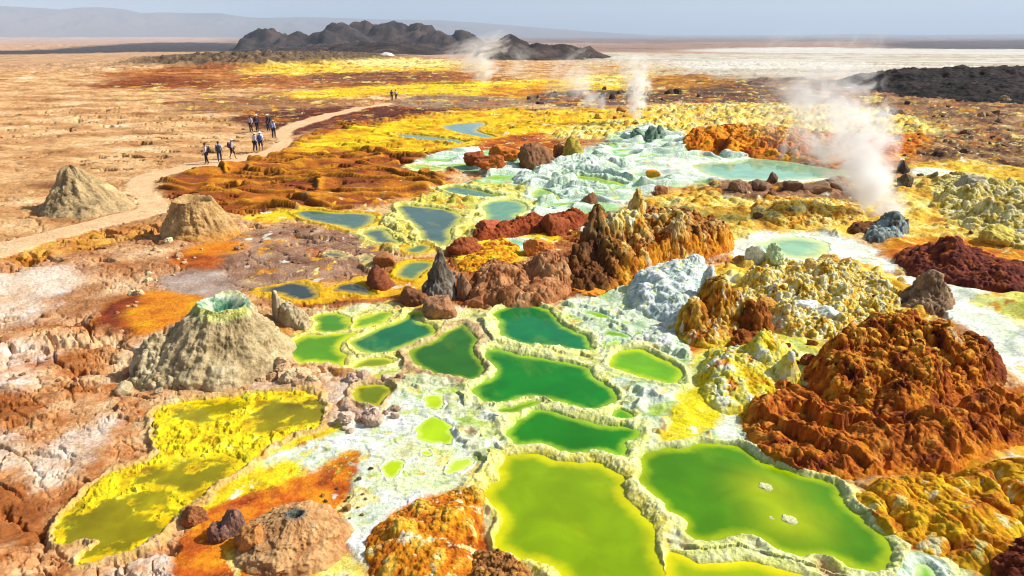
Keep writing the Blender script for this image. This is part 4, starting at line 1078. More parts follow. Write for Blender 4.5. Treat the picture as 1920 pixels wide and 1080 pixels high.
revolve('crater_cone', 548, 1010, 1.3, 0.6, 0.2, 0.26, [(150, 96, 54), (190, 136, 84), (214, 166, 110), (232, 196, 144)], 71, 'low tan vent mound with a dark hole at the bottom edge', 'cone', None, 1.0, (0.1, 0.1), 0.07, 0.15, 0.9, 110, 280, vent_dark, 'crater')
for k, (u, v, w_, h_, c) in enumerate([(362, 985, 56, 42, (150, 92, 50)), (432, 1010, 58, 70, (134, 96, 80)), (470, 1040, 72, 66, (170, 112, 54)), (405, 1018, 50, 40, (120, 80, 64))]):
    boulder(u, v, w_, h_, c, ['round brown boulder alone at the shore end of the yellow pool', 'mauve brown boulder in the row beside the tan vent mound', 'tan orange boulder touching the tan vent mound', 'small dark boulder in the row beside the tan vent mound'][k], k + 1)
massif('sulphur_mound', [(672, 1030), (690, 985), (740, 955), (800, 935), (850, 925), (905, 915), (925, 935), (905, 970), (900, 1040), (880, 1120), (700, 1120)], 0.3, [(150, 80, 20), (200, 110, 20), (226, 146, 30), (240, 190, 70)], [(760, 1010, 976, 60, 1.4), (850, 990, 955, 70, 1.6)], 0.4, 0.10, 0.6, 0.0, 0.16, streak=[(246, 216, 110), (250, 242, 206)], 
       top=([(226, 120, 10), (240, 160, 20), (248, 200, 60)], 0.25, 0.6), seed=73, knob=(0.5, 0.09), label='orange sulphur mound at the bottom edge left of the yellow olive pool', cat='mound')
massif('rock_mound', [(880, 1040), (905, 1030), (960, 1050), (1010, 1085), (1010, 1160), (880, 1160)], 0.25, [(130, 86, 50), (176, 120, 66), (210, 150, 70)], (), 0.2, 0.1, 0.4, 0.06, 0.2, seed=79, label='brown crusty bank at the lower left shore of the yellow olive pool', cat='mound')

# ---- central ridge
DKR = [(52, 30, 20), (88, 52, 30), (126, 78, 44), (160, 108, 62)]
def dark_end(gx, gy, hh, c, nz):
    xa, xb = gp(1105, 500)[0], gp(1165, 500)[0]
    k = (1 - sstep(xa, xb, gx + 0.4 * nz))[..., None] * 0.9
    return c + (ramp(nz, DKR, 1.4) - c) * k


massif('rock_ridge', [(1045, 548), (1095, 560), (1170, 552), (1225, 520), (1300, 500), (1378, 474), (1385, 448), (1320, 425), (1220, 410), (1130, 425), (1085, 470), (1055, 515)], 1.0,
       [(84, 44, 20), (134, 74, 26), (180, 104, 34), (206, 134, 54)],
       [(1116, 505, 388, 44, 1.1), (1165, 490, 395, 80, 2.0), (1190, 455, 352, 26, 1.0), (1145, 525, 452, 60, 1.6), (1085, 525, 455, 44, 1.2), (1250, 470, 402, 100, 2.0), (1325, 466, 418, 70, 1.8), (1200, 515, 462, 70, 1.6), (1270, 490, 440, 70, 1.6), (1062, 538, 500, 40, 1.2)],
       0.95, 0.2, 0.9, 0.2, 0.36, top=([(190, 110, 30), (228, 166, 50), (244, 220, 120), (240, 236, 190)], 1.0, 2.1), seed=83, palsc=0.7, knob=(0.55, 0.26), col_fn=dark_end, streak=[(226, 150, 30), (246, 210, 90), (250, 240, 190)], foot_pal=[(160, 84, 20), (214, 130, 20), (236, 170, 30)],
       label='tall rust brown rock ridge with dark spires and yellow crust on top', cat='ridge')
massif('rock_spire', [(1085, 530), (1100, 545), (1150, 545), (1170, 520), (1150, 495), (1110, 490)], 0.3, DKR, [(1128, 520, 458, 40, 0.75), (1108, 520, 452, 34, 0.8)], 0.2, 0.12, 0.5, seed=84, label='dark brown spire on the viewer side of the tall ridge', cat='rock')
massif('rock_slab', [(862, 562), (890, 576), (1000, 580), (1064, 566), (1095, 530), (1060, 500), (980, 502), (900, 520)], 0.6, [(120, 70, 40), (166, 106, 64), (194, 132, 84), (212, 158, 108)],
       [(940, 545, 492, 80, 1.6), (1030, 535, 480, 70, 1.4)], 0.4, 0.08, 0.8, slabs=(0.15, 2.4, 1.1, 0.22), seed=87, knob=(0.9, 0.1), label='smooth brown boulder slab at the foot of the tall ridge', cat='rock')
massif('rock_spire', [(788, 556), (800, 566), (846, 566), (860, 548), (840, 532), (804, 536)], 0.25, [(96, 86, 74), (130, 118, 102), (156, 144, 128)], [(826, 552, 486, 34, 0.85), (808, 556, 520, 26, 1)], 0.15, 0.05, 0.4, seed=91, label='grey pointed rock spike standing at the brown bank', cat='rock')
for k, (u, v, w_, h_, c, lab) in enumerate([(820, 598, 84, 48, (140, 96, 62), 'broad tan brown boulder at the head of the green pools'), (772, 574, 60, 40, (110, 66, 38), 'dark brown boulder left of the grey rock spike'),
                                            (835, 560, 44, 30, (116, 104, 90), 'small grey boulder at the foot of the grey rock spike'), (870, 560, 46, 62, (130, 92, 62), 'upright brown boulder between the grey spike and the boulder slab'),
                                            (708, 542, 70, 46, (116, 58, 30), 'red brown boulder beside the dark slate pools'), (720, 500, 54, 26, (140, 84, 40), 'low brown boulder right of the mauve flat'), (892, 574, 60, 30, (150, 90, 50), 'flat brown stone at the boulder slab shore'),
                                            (868, 480, 70, 34, (130, 62, 28), 'rusty boulder left of the mint puddle'), (925, 446, 90, 28, (150, 70, 40), 'long red boulder above the mint puddle'), (1040, 440, 66, 46, (128, 60, 26), 'rust boulder at the near end of the tall ridge'),
                                            (1010, 480, 64, 40, (190, 110, 40), 'orange boulder below the tall ridge'), (1110, 552, 130, 32, (206, 120, 20), 'flat orange ledge stone at the foot of the tall ridge')]):
    boulder(u, v, w_, h_, c, lab, k + 3)
massif('rock_ridge', [(880, 440), (960, 424), (1050, 404), (1100, 400), (1096, 424), (1000, 440), (930, 452), (885, 458)], 0.55, [(96, 38, 18), (144, 64, 28), (178, 90, 44)], (), 0.5, 0.12, 0.8, stripe=(0.1, 1, 1.2, 0.12), seed=95, label='low red rock bank above the mint puddle', cat='ridge')

# ---- blue white lumps and stumps
BW = [(176, 200, 186), (206, 224, 214), (228, 238, 230), (244, 248, 244)]
massif('salt_mound', [(1172, 572), (1200, 596), (1260, 612), (1320, 612), (1350, 560), (1340, 520), (1270, 505), (1200, 510), (1170, 548)], 0.4, BW, [(1225, 555, 505, 50, 1.4), (1262, 570, 528, 32, 1.2), (1215, 580, 548, 30, 1.3), (1290, 545, 505, 40, 1.3)], 0.45, 0.06, 0.8, 0.0, 0.3, seed=101, knob=(0.8, 0.16), streak=[(190, 206, 90), (226, 232, 160)],
       label='bluish white lumpy salt mound right of the emerald pool', cat='mound')
massif('rock_spire', [(1300, 588), (1316, 600), (1345, 596), (1350, 570), (1325, 560), (1305, 570)], 0.3, BW, [(1326, 582, 494, 24, 0.9)], 0.12, 0.05, 0.3, seed=103, label='thin bluish white spike on the salt mound', cat='rock')
STU = [(130, 66, 14), (176, 104, 20), (214, 150, 40), (230, 190, 90)]
massif('rock_stump', [(1262, 630), (1285, 650), (1340, 655), (1385, 640), (1400, 600), (1370, 575), (1310, 575), (1275, 595)], 0.5, STU, [(1340, 610, 515, 56, 1.6), (1300, 625, 560, 40, 1.4), (1372, 612, 548, 36, 1.4)], 0.22, 0.1, 0.5, 0.05, 0.2, seed=107, streak=[(240, 220, 120), (250, 246, 220)], foot_pal=[(220, 170, 30), (240, 210, 50)],
       label='ochre stump of rock with draped sides beside the white spike', cat='rock')
massif('rock_stump', [(1358, 642), (1375, 655), (1430, 650), (1455, 625), (1440, 600), (1390, 600)], 0.3, [(96, 44, 14), (144, 76, 24), (184, 110, 40)], [(1412, 622, 566, 40, 2.0)], 0.15, 0.07, 0.35, 0.04, 0.15, seed=109, label='rounded rusty brown stump between white lumps', cat='rock')

SUL = [(196, 120, 20), (234, 180, 40), (250, 226, 110), (252, 246, 206)]
massif('sulphur_mound', [(1385, 540), (1410, 505), (1500, 488), (1610, 512), (1690, 545), (1700, 585), (1640, 628), (1540, 645), (1450, 625), (1392, 590)], 0.2, SUL,
       [(1430, 545, 505, 40, 1.5), (1500, 560, 522, 40, 1.5), (1580, 570, 535, 40, 1.5), (1640, 585, 558, 30, 1.5), (1470, 605, 568, 40, 1.5), (1545, 535, 500, 30, 1.5)], 0.5, 0.12, 0.5, 0.2, 0.28, seed=301, knob=(0.28, 0.16), streak=[(150, 90, 30), (206, 140, 50), (206, 216, 206), (244, 248, 240)], palsc=0.35,
       label='lumpy lemon and gold sulphur crust behind the largest rusty mound', cat='mound')
massif('sulphur_mound', [(1290, 712), (1320, 668), (1390, 655), (1450, 640), (1500, 672), (1510, 745), (1470, 780), (1390, 785), (1320, 772)], 0.42, [(206, 160, 20), (236, 206, 30), (236, 232, 120), (244, 246, 226)],
       [(1350, 715, 672, 50, 1.5), (1430, 690, 628, 60, 1.5), (1480, 720, 660, 40, 1.3)], 0.7, 0.1, 0.8, 0.03, 0.3, seed=307, knob=(0.5, 0.1), streak=[(216, 110, 14), (240, 150, 20)], foot_pal=[(236, 206, 20), (246, 232, 60)], palsc=1.1, stripe=(0.8, 0.6, 0.9, 0.1),
       label='yellow and white crust slope between the lime pool and the rusty apron', cat='mound')
massif('sulphur_mound', [(1735, 350), (1800, 336), (1920, 350), (2040, 390), (2040, 470), (1920, 478), (1830, 448), (1760, 410)], 0.3, [(140, 116, 50), (200, 176, 80), (232, 216, 130), (240, 234, 190)],
       [(1800, 385, 350, 60, 1.5), (1870, 420, 375, 70, 1.5), (1950, 430, 385, 70, 1.5), (1850, 455, 432, 50, 1.3)], 1.0, 0.2, 1.2, 0.14, 0.5, seed=311, knob=(0.5, 0.16), streak=[(196, 150, 30), (236, 200, 60)], palsc=1.0,
       label='pale olive crusted rise along the right edge', cat='mound')
massif('sulphur_mound', [(1390, 400), (1440, 372), (1540, 372), (1620, 392), (1640, 425), (1560, 436), (1450, 436)], 0.35, [(176, 100, 30), (226, 150, 40), (246, 206, 80), (250, 232, 150)],
       [(1480, 410, 385, 60, 1.4), (1560, 415, 392, 50, 1.4)], 0.8, 0.14, 1.2, 0.15, 0.6, seed=317, knob=(0.6, 0.2), palsc=1.0, streak=[(120, 80, 46), (150, 106, 66)],
       label='low golden crust rise in front of the brown rock row', cat='mound')
massif('salt_mound', [(1196, 622), (1225, 606), (1262, 616), (1302, 645), (1296, 684), (1250, 662), (1205, 645)], 0.16, [(176, 206, 160), (210, 228, 190), (232, 240, 214), (246, 248, 240)], (), 0.35, 0.06, 0.5, 0.02, 0.25, seed=319, knob=(0.8, 0.03),
       label='mint white crust bank above the bright lime pool', cat='mound')
massif('sulphur_mound', [(850, 510), (868, 480), (905, 455), (960, 448), (985, 470), (960, 500), (900, 515)], 0.18, GOLD, (), 0.4, 0.08, 0.6, 0.04, 0.3, seed=323, knob=(0.4, 0.12), streak=[(190, 100, 20), (220, 130, 30)], label='yellow crust hump beside the mint puddle', cat='mound')
massif('rock_ridge', [(704, 424), (716, 402), (738, 396), (750, 404), (748, 420), (762, 440), (790, 456), (786, 466), (758, 462), (738, 444), (730, 424)], 0.12, [(170, 150, 60), (216, 206, 96), (236, 228, 150)], (), 0.25, 0.05, 0.6, 0.06, 0.3, seed=327, knob=(0.4, 0.09), label='knobbly yellow crust ridge dividing the slate pools', cat='ridge')
# ---- big rust mound
RST = [(110, 46, 14), (170, 84, 18), (214, 126, 26), (232, 168, 60)]
def maroon_side(gx, gy, hh, c, nz):
    xa, xb = gp(1760, 700)[0], gp(1880, 700)[0]
    k = sstep(xa, xb, gx + 0.5 * nz)[..., None] * 0.85
    return c + (ramp(nz, [(84, 34, 20), (124, 54, 26), (164, 80, 36)], 1.4) - c) * k


massif('rock_mound', [(1484, 700), (1500, 750), (1560, 790), (1650, 812), (1740, 806), (1820, 776), (1900, 740), (1905, 690), (1840, 655), (1740, 640), (1640, 638), (1540, 650)], 0.9, RST,
       [(1590, 735, 662, 110, 2.0), (1680, 735, 660, 130, 2.0), (1570, 690, 618, 90, 2), (1740, 685, 612, 140, 2.0), (1660, 670, 596, 120, 2.0), (1840, 690, 630, 90, 1.6), (1535, 745, 680, 60, 1.5), (1700, 780, 715, 90, 1.6)], 1.9, 0.14, 0.6, 0.08, 0.26,
       top=([(120, 56, 16), (184, 104, 24), (222, 160, 56), (236, 206, 120)], 1.3, 2.2), seed=113, ridge=0.2, knob=(0.6, 0.24), slabs=(0.6, 1.4, 0.9, 0.2), foot_pal=[(110, 46, 16), (170, 84, 20), (220, 130, 20)], streak=[(206, 120, 16), (236, 170, 40), (246, 214, 120)], col_fn=maroon_side, label='largest rusty knobbly rock mound rising on the right side', cat='mound')
massif('rock_apron', [(1385, 780), (1410, 745), (1470, 715), (1510, 740), (1600, 790), (1760, 800), (1880, 740), (2000, 740), (2040, 800), (1900, 850), (1830, 875), (1780, 896), (1700, 890), (1580, 905), (1490, 890), (1420, 856), (1392, 815)], 0.36,
       [(110, 46, 18), (160, 78, 24), (204, 112, 30), (226, 146, 56)], [(1440, 775, 735, 60, 1.2), (1600, 830, 790, 120, 1.5), (1730, 830, 775, 120, 1.4), (1860, 790, 735, 100, 1.4)], 0.35, 0.06, 1.1, 0.0, 0.3, (0.8, 0.6, 0.7, 0.34, 0.95), seed=127, stretch=2.0, knob=(0.35, 0.035), slabs=(-0.93, 2.2, 0.8, 0.15), streak=[(226, 130, 16), (240, 160, 40)], foot_pal=[(196, 100, 16), (226, 140, 20)],
       label='layered rusty rock apron spreading below the largest mound', cat='rock')
massif('rock_stump', [(1690, 700), (1705, 722), (1760, 730), (1800, 712), (1800, 680), (1750, 665), (1705, 672)], 0.5, [(104, 84, 60), (150, 124, 86), (190, 160, 110), (214, 186, 140)], [(1735, 705, 640, 36, 1.8), (1770, 700, 618, 40, 1.8)], 0.15, 0.07, 0.3, seed=131, base_cut=0.0,
       label='grey tan twin knob set in the flank of the largest rusty mound', cat='rock')
massif('rock_spire', [(1682, 562), (1690, 580), (1740, 592), (1786, 588), (1796, 566), (1760, 548), (1712, 548)], 0.25, [(116, 88, 62), (150, 120, 88), (180, 148, 112)], [(1737, 568, 505, 44, 1.2), (1742, 570, 506, 34, 1.9)], 0.2, 0.05, 0.4, seed=137,
       label='grey brown thimble shaped rock on the white strip', cat='rock')
massif('rock_mound', [(1668, 490), (1720, 520), (1800, 540), (1880, 556), (1960, 560), (1980, 520), (1900, 500), (1820, 478), (1740, 464), (1690, 468)], 0.55, [(74, 30, 24), (104, 46, 36), (132, 62, 44), (170, 90, 40)], [(1778, 500, 440, 50, 0.9), (1790, 510, 470, 60, 1.2), (1850, 530, 500, 90, 1.4)], 0.6, 0.12, 0.9, seed=139,
       label='dark maroon mound with a peaked top on golden crust', cat='mound')
# ---- gold ribs bottom right
massif('sulphur_mound', [(1586, 930), (1640, 905), (1720, 888), (1830, 880), (1930, 850), (2060, 900), (2080, 1060), (1960, 1110), (1840, 1085), (1740, 1050), (1680, 1015), (1630, 985)], 0.2, [(176, 90, 14), (214, 134, 14), (236, 172, 20), (244, 196, 40)], (), 0.35, 0.04, 1.1, 0, 0.3, (0.95, 0.3, 1.0, 0.34, 0.9, 1), seed=149, knob=(0.35, 0.03), slabs=(-1.2, 2.2, 0.7, 0.06), streak=[(240, 226, 110), (248, 244, 200)],
       label='golden ribbed sulphur flow in the bottom corner', cat='mound')
massif('rock_mound', [(1845, 1060), (1880, 1030), (1960, 1000), (2080, 1000), (2080, 1160), (1860, 1130)], 0.4, [(70, 26, 16), (110, 46, 24), (150, 74, 40)], (), 0.25, 0.12, 0.5, seed=151, label='dark red brown rock in the bottom corner below the golden ribs', cat='rock')
massif('sulphur_mound', [(1272, 288), (1285, 262), (1320, 248), (1420, 250), (1540, 262), (1650, 300), (1660, 322), (1580, 322), (1450, 300), (1340, 292)], 0.8, ORG,
       [(1340, 272, 240, 60, 1.4), (1440, 272, 244, 80, 1.5)], 1.2, 0.15, 2.0, stripe=(0.9, 0.45, 0.3, 0.5), top=([(206, 110, 20), (240, 180, 50), (250, 226, 120)], 0.7, 1.6), seed=171, palsc=2.0, knob=(1.2, 0.2), label='orange hillside streaked with gold behind the turquoise pool', cat='mound')
TRV = [(150, 186, 150), (190, 218, 186), (222, 236, 216), (240, 246, 238)]
for k, (pl, hh, lab) in enumerate([([(130, 95), (200, 45), (350, 30), (520, 40), (640, 75), (900, 150), (960, 165), (880, 172), (700, 125), (500, 97), (300, 95), (200, 132)], .55, 'mint white travertine wall above the long lime pool'),
                                   ([(250, 165), (262, 118), (300, 128), (380, 150), (560, 190), (760, 228), (700, 240), (500, 215), (300, 222), (256, 205)], .5, 'mint white travertine wall in front of the long lime pool'),
                                   ([(620, 20), (700, 0), (850, 10), (940, 45), (900, 85), (750, 75), (650, 55)], .5, 'rounded mint travertine lump behind the upper terrace wall'),
                                   ([(-10, 140), (60, 112), (150, 120), (235, 155), (150, 188), (20, 188)], .5, 'rounded mint travertine lump at the red boulders end of the terrace walls'),
                                   ([(340, 220), (400, 195), (520, 208), (640, 240), (600, 262), (460, 250)], .35, 'small mint travertine ledge below the lower terrace wall')]):
    massif('travertine_wall', ZC(pl), hh, TRV, (), 0.45, 0.05, 0.8, seed=175 + k * 3, knob=(0.5, 0.12), label=lab, cat='travertine')
# ---- red boulders behind
for k, (u, v, w_, h_, c, lab) in enumerate([(918, 328, 66, 26, (150, 74, 24), 'rounded rust boulder in front of the flat topped red rocks'), (890, 318, 60, 28, (130, 60, 22), 'rust boulder at the end of the red rock cluster by the lime puddle'),
                                            (945, 306, 76, 30, (176, 96, 26), 'flat topped orange boulder in the red rock cluster'), (1008, 318, 76, 62, (112, 74, 46), 'brown pyramid boulder in the red rock cluster'),
                                            (1052, 296, 40, 36, (110, 66, 30), 'small dark boulder behind the pyramid boulder'), (1075, 300, 54, 44, (150, 130, 44), 'olive yellow boulder right of the pyramid boulder'),
                                            (1225, 332, 34, 18, (196, 130, 30), 'orange stone on the white travertine'), (1016, 344, 66, 22, (190, 216, 180), 'mint travertine lump below the pyramid boulder')]):
    boulder(u, v, w_, h_, c, lab, k + 2)
for k, (u, v, vt, c, lab) in enumerate([(1195, 262, 240, (150, 176, 150), 'small grey green spike at the vent of the steam column, the shorter'), (1222, 268, 234, (136, 166, 140), 'grey green spike at the vent of the steam column, the taller'), (1236, 262, 237, (140, 170, 146), 'grey green spike at the vent of the steam column, the slim one')]):
    massif('rock_spire', [(u - 18, v), (u, v + 5), (u + 18, v), (u, v - 6)], 0.2, [tuple(int(q * .7) for q in c), c], [(u, v, vt, 15, 0.8), (u + 8, v + 1, (v + vt) / 2, 10, .8)], 0.2, 0.2, 0.4, seed=160 + k, knob=(0.4, 0.35), label=lab, cat='rock')
massif('crater_cone', [(1612, 452), (1660, 460), (1700, 448), (1708, 432), (1670, 420), (1630, 428)], 0.3, [(70, 60, 44), (130, 140, 130), (180, 196, 196)], [(1672, 436, 398, 40, 1.3)], 0.3, 0.12, 0.5, 0.1, 0.3, seed=167, label='blue grey steaming vent mound on lemon crust', cat='cone')
massif('rock_mound', [(1580, 440), (1612, 446), (1660, 438), (1650, 424), (1600, 430)], 0.3, DKR, (), 0.3, 0.15, 0.5, 0.1, 0.3, seed=168, label='dark rubble hump left of the steaming vent mound', cat='mound')
for k, (u, v, w_, h_, c, lab) in enumerate([(1392, 362, 46, 24, (116, 84, 60), 'brown rock at the end of the rock row before the turquoise pool'), (1430, 360, 44, 22, (120, 88, 64), 'brown rock second in the row before the turquoise pool'), (1450, 348, 22, 18, (110, 80, 56), 'upright knob in the rock row before the turquoise pool'),
                                            (1490, 360, 44, 22, (100, 70, 48), 'dark brown rock in the middle of the rock row'), (1540, 364, 80, 22, (120, 88, 60), 'long brown rock near the steam end of the rock row'), (1575, 356, 60, 22, (134, 100, 70), 'tan brown rock partly veiled by steam'),
                                            (1697, 326, 26, 26, (70, 60, 48), 'dark egg shaped rock beside the white puddle'), (1702, 352, 32, 26, (76, 64, 40), 'dark rock under the egg shaped rock'), (1886, 402, 32, 26, (90, 78, 52), 'lone dark boulder on pale crust at the right edge'),
                                            (1880, 462, 70, 40, (190, 170, 70), 'olive yellow boulder right of the maroon mound'), (1830, 372, 60, 34, (150, 140, 110), 'grey boulder among the pale crust lumps'),
                                            (1742, 504, 20, 10, (116, 52, 40), 'small maroon rock at the flank of the maroon mound'), (1108, 386, 30, 24, (120, 76, 48), 'brown knob behind the dark spire'), (1240, 366, 30, 22, (130, 84, 46), 'brown knob at the back of the tall ridge'),
                                            (1420, 500, 56, 40, (196, 206, 180), 'pale grey green boulder at the edge of the sulphur lumps'), (1486, 560, 50, 30, (190, 150, 60), 'ochre boulder among the sulphur lumps'), (1452, 506, 40, 34, (176, 196, 140), 'green tinted boulder beside the pale grey green boulder'),
                                            (1530, 520, 46, 28, (206, 170, 90), 'tan yellow boulder among the sulphur lumps'), (1440, 590, 54, 36, (170, 120, 40), 'brown ochre boulder below the sulphur lumps'), (1560, 500, 46, 26, (196, 150, 60), 'ochre boulder near the white flat'),
                                            (1510, 590, 60, 34, (200, 212, 206), 'bluish white boulder pair by the rusty mound, the wider'), (1560, 606, 66, 36, (196, 206, 190), 'pale lump by the rusty mound below the ochre boulders'), (1640, 576, 46, 22, (80, 52, 34), 'dark brown rock above the rusty mound')]):
    boulder(u, v, w_, h_, c, lab, k + 5)

for u, v, w_, lab in ((1437, 919, 30, 'round white crust islet in the wide green pool, the larger one'), (1482, 982, 34, 'flat pale crust islet in the wide green pool close to the long rim'), (1448, 975, 14, 'tiny pale crust speck in the wide green pool')):
    o = boulder(u, v, w_, w_ * .16, (240, 236, 150), lab, 4, name='crust_islet', cat='crust'); o.location.z = LVL - 0.01
# ---- scattered small rocks, every one its own object
def scatter(n, poly, wr, cols, label, group, seed, hr=(0.45, 0.8), name='rock'):
    rg = random.Random(seed)
    xs = [p[0] for p in poly]; ys = [p[1] for p in poly]
    q = np.array(poly, dtype=np.float64); k = 0; tries = 0
    while k < n and tries < 4000:
        tries += 1
        u, v = rg.uniform(min(xs), max(xs)), rg.uniform(min(ys), max(ys))
        if sd_poly(q, np.array([u]), np.array([v]))[0] > 0: continue
        a, b = gp(u, v)
        D = math.hypot(a, b); r = min(NR - 1, int(np.searchsorted(RD, D))); c = min(NC - 1, int(np.searchsorted(TH, math.atan2(a, b))))
        if PSD[r, c] < 0.25 or PW[r, c] > 0.1: continue
        w_ = wr[0] * (wr[1] / wr[0]) ** (rg.random() ** 1.8)
        boulder(u, v, w_, w_ * rg.uniform(*hr), rg.choice(cols), label, rg.randrange(100), name=name, cat='rock', group=group, dy=rg.uniform(.8, 1.3))
        k += 1


DKC = [(80, 58, 44), (104, 78, 56), (128, 98, 70)]
scatter(36, [(1640, 200), (1920, 190), (1920, 300), (1700, 300)], (8, 30), DKC + [(150, 120, 84)], 'brown rock strewn over the dark rubble slope by the lava hill', 'rocks on the rubble slope', 1)
scatter(24, [(1720, 330), (1920, 345), (1920, 470), (1760, 440)], (8, 30), [(120, 104, 66), (160, 144, 90), (190, 176, 110), (90, 72, 50)], 'olive grey rock lying in the pale crust on the far right', 'rocks in the pale crust', 2)
scatter(16, [(1380, 350), (1600, 350), (1640, 420), (1400, 430)], (6, 22), [(130, 90, 50), (170, 120, 60), (100, 70, 46)], 'brown stone on the golden crust behind the tall ridge', 'stones on golden crust', 3)
scatter(24, [(0, 600), (230, 590), (260, 700), (0, 800)], (8, 26), [(176, 126, 84), (150, 100, 62), (206, 170, 130)], 'tan stone on the broken plates left of the largest cone', 'stones on broken plates', 4)
scatter(24, [(260, 480), (330, 440), (380, 470), (280, 570), (230, 590)], (6, 22), [(226, 196, 150), (206, 170, 124), (190, 150, 104)], 'pale stone in the rubble line below the tan flat topped cone', 'stones in the rubble line', 5)
scatter(24, [(560, 420), (700, 470), (560, 500), (420, 500), (460, 440)], (5, 16), [(110, 80, 60), (140, 106, 80)], 'small brown stone on the mauve flat', 'stones on the mauve flat', 6)
scatter(20, [(980, 205), (1240, 190), (1300, 240), (1000, 250)], (6, 22), [(150, 100, 40), (110, 74, 44), (190, 150, 60)], 'ochre knob around the steam column vents', 'knobs around the steam vents', 7)
scatter(24, [(970, 172), (1250, 165), (1330, 185), (1000, 198)], (8, 26), [(64, 50, 44), (86, 68, 58)], 'dark rock on the dark bank behind the steam column', 'rocks on the dark bank', 8)
scatter(8, [(1560, 560), (1720, 580), (1760, 620), (1600, 640)], (8, 26), [(120, 60, 26), (86, 46, 30), (190, 130, 50)], 'brown knob on top of the largest rusty mound side', 'knobs behind the rusty mound', 9)
scatter(26, [(640, 700), (760, 720), (740, 790), (640, 820)], (14, 44), [(190, 160, 136), (206, 176, 150), (166, 134, 110)], 'pale mauve rock heaped between the yellow pool and the square olive pool', 'pale rocks between pools', 10, (0.5, 0.8))
scatter(20, [(470, 690), (620, 690), (640, 735), (480, 735)], (20, 52), [(206, 166, 120), (190, 146, 100), (216, 182, 140)], 'tan rock in the wall above the yellow pool', 'tan rocks in the wall', 12, (0.4, 0.65))

scatter(16, [(1475, 640), (1540, 640), (1520, 760), (1600, 800), (1560, 830), (1460, 760)], (10, 40), [(150, 80, 24), (110, 52, 24), (206, 140, 40), (230, 214, 150)], 'rusty rock fallen along the foot of the largest rusty mound', 'rocks round the rusty mound', 16)
scatter(22, [(235, 700), (300, 640), (330, 700), (420, 735), (300, 745), (220, 740)], (10, 40), [(150, 130, 96), (176, 156, 118), (130, 112, 84)], 'grey rubble stone at the foot of the largest cone', 'rubble at the largest cone', 14)
scatter(18, [(560, 930), (700, 880), (690, 960), (640, 1030)], (6, 18), [(90, 70, 50), (150, 110, 60)], 'small dark pebble on the white apron by the vent mound', 'pebbles on the white apron', 15)
# ------------------------------------------------------------------ far hills and mountains
SLT = [(38, 33, 35), (52, 45, 46), (68, 58, 56), (92, 76, 68)]
massif('hills', [(420, 96), (470, 99), (560, 103), (700, 106), (840, 104), (920, 98), (930, 88), (800, 82), (640, 81), (500, 83), (440, 88)], 8, SLT,
       [(500, 95, 58, 70, 1.1), (560, 97, 66, 70, 1.1), (640, 96, 46, 70, 1.2), (685, 94, 41, 80, 1.1), (735, 95, 44, 80, 1.1), (790, 95, 47, 70, 1.1), (820, 96, 62, 60, 1.0), (868, 93, 60, 60, 1.1), (610, 97, 62, 50, 1.1)],
       60, 5, 50, seed=211, knob=(24, 7), mat=M_HILL, label='jagged dark slate hills beyond the field', cat=None, kind='structure', palsc=60, ridge=22, res=0.8)
massif('hills', [(870, 108), (930, 113), (1040, 114), (1120, 111), (1160, 107), (1110, 99), (1000, 94), (900, 96)], 5, SLT,
       [(955, 106, 60, 44, 1.0), (920, 107, 84, 50, 1.2), (1000, 107, 88, 60, 1.2), (1060, 107, 88, 60, 1.3), (1110, 108, 96, 40, 1.2)], 30, 4, 30, seed=223, knob=(16, 4), mat=M_HILL, label='small dark peaked hill right of the jagged hills', cat=None, kind='structure', palsc=40, ridge=10)
massif('hills', [(1540, 152), (1600, 168), (1720, 184), (1900, 198), (2200, 205), (2260, 160), (2000, 140), (1800, 136), (1640, 140)], 2.0, [(30, 24, 24), (44, 36, 34), (62, 50, 46)],
       [(1700, 160, 131, 120, 1.5), (1800, 160, 129, 150, 1.6), (1900, 160, 129, 150, 1.6), (2020, 160, 128, 150, 1.6), (1630, 158, 138, 80, 1.4)], 9, 0.8, 7, 0.5, 2.2, seed=227, knob=None, mat=M_GROUND, label='black rough lava hill on the right', cat=None, kind='structure', palsc=6)


def far_range(name, crest, D0, depth, seed, label, pal):
    """a mountain range: crest row heights read at bearings, real depth, steep ribs"""
    us = np.linspace(crest[0][0], crest[-1][0], 420)
    vs = np.interp(us, [c[0] for c in crest], [c[1] for c in crest])
    na = 60
    co = np.zeros((na, len(us), 3), f4)
    for i, (u, v) in enumerate(zip(us, vs)):
        dx, dy, dz = ray(u, v)
        hyp = math.hypot(dx, dy); sx, cx_ = dx / hyp, dy / hyp
        Hc = max(CAM_H + D0 * dz / hyp + 34, 5)
        for j in range(na):
            s = j / (na - 1) * 2 - 1
            D = D0 + s * depth
            k = 1 - abs(s) ** 0.9
            co[j, i] = (D * sx, D * cx_, -40 + Hc * k * (1.0 if s < 0 else 1.0))
    P = co.reshape(-1, 3)
    nz = ridged(P[:, 0] / (depth * .5), P[:, 1] / (depth * .7), 6, seed, .55)
    base = np.repeat((1 - np.abs(np.linspace(-1, 1, na)))[:, None], len(us), 1).ravel()
    P[:, 2] += (nz - .45) * 0.55 * (P[:, 2] + 40) * np.clip((1 - base) * 2.2, 0.08, 1)
    c = ramp(nz, pal)
    idx = np.arange(len(P), dtype=np.int32).reshape(na, -1)
    fa = np.stack([idx[:-1, :-1], idx[:-1, 1:], idx[1:, 1:], idx[1:, :-1]], -1).reshape(-1, 4)
    tag(mesh_obj(name, P, fa, c, M_HILL), label, None, None, 'structure')


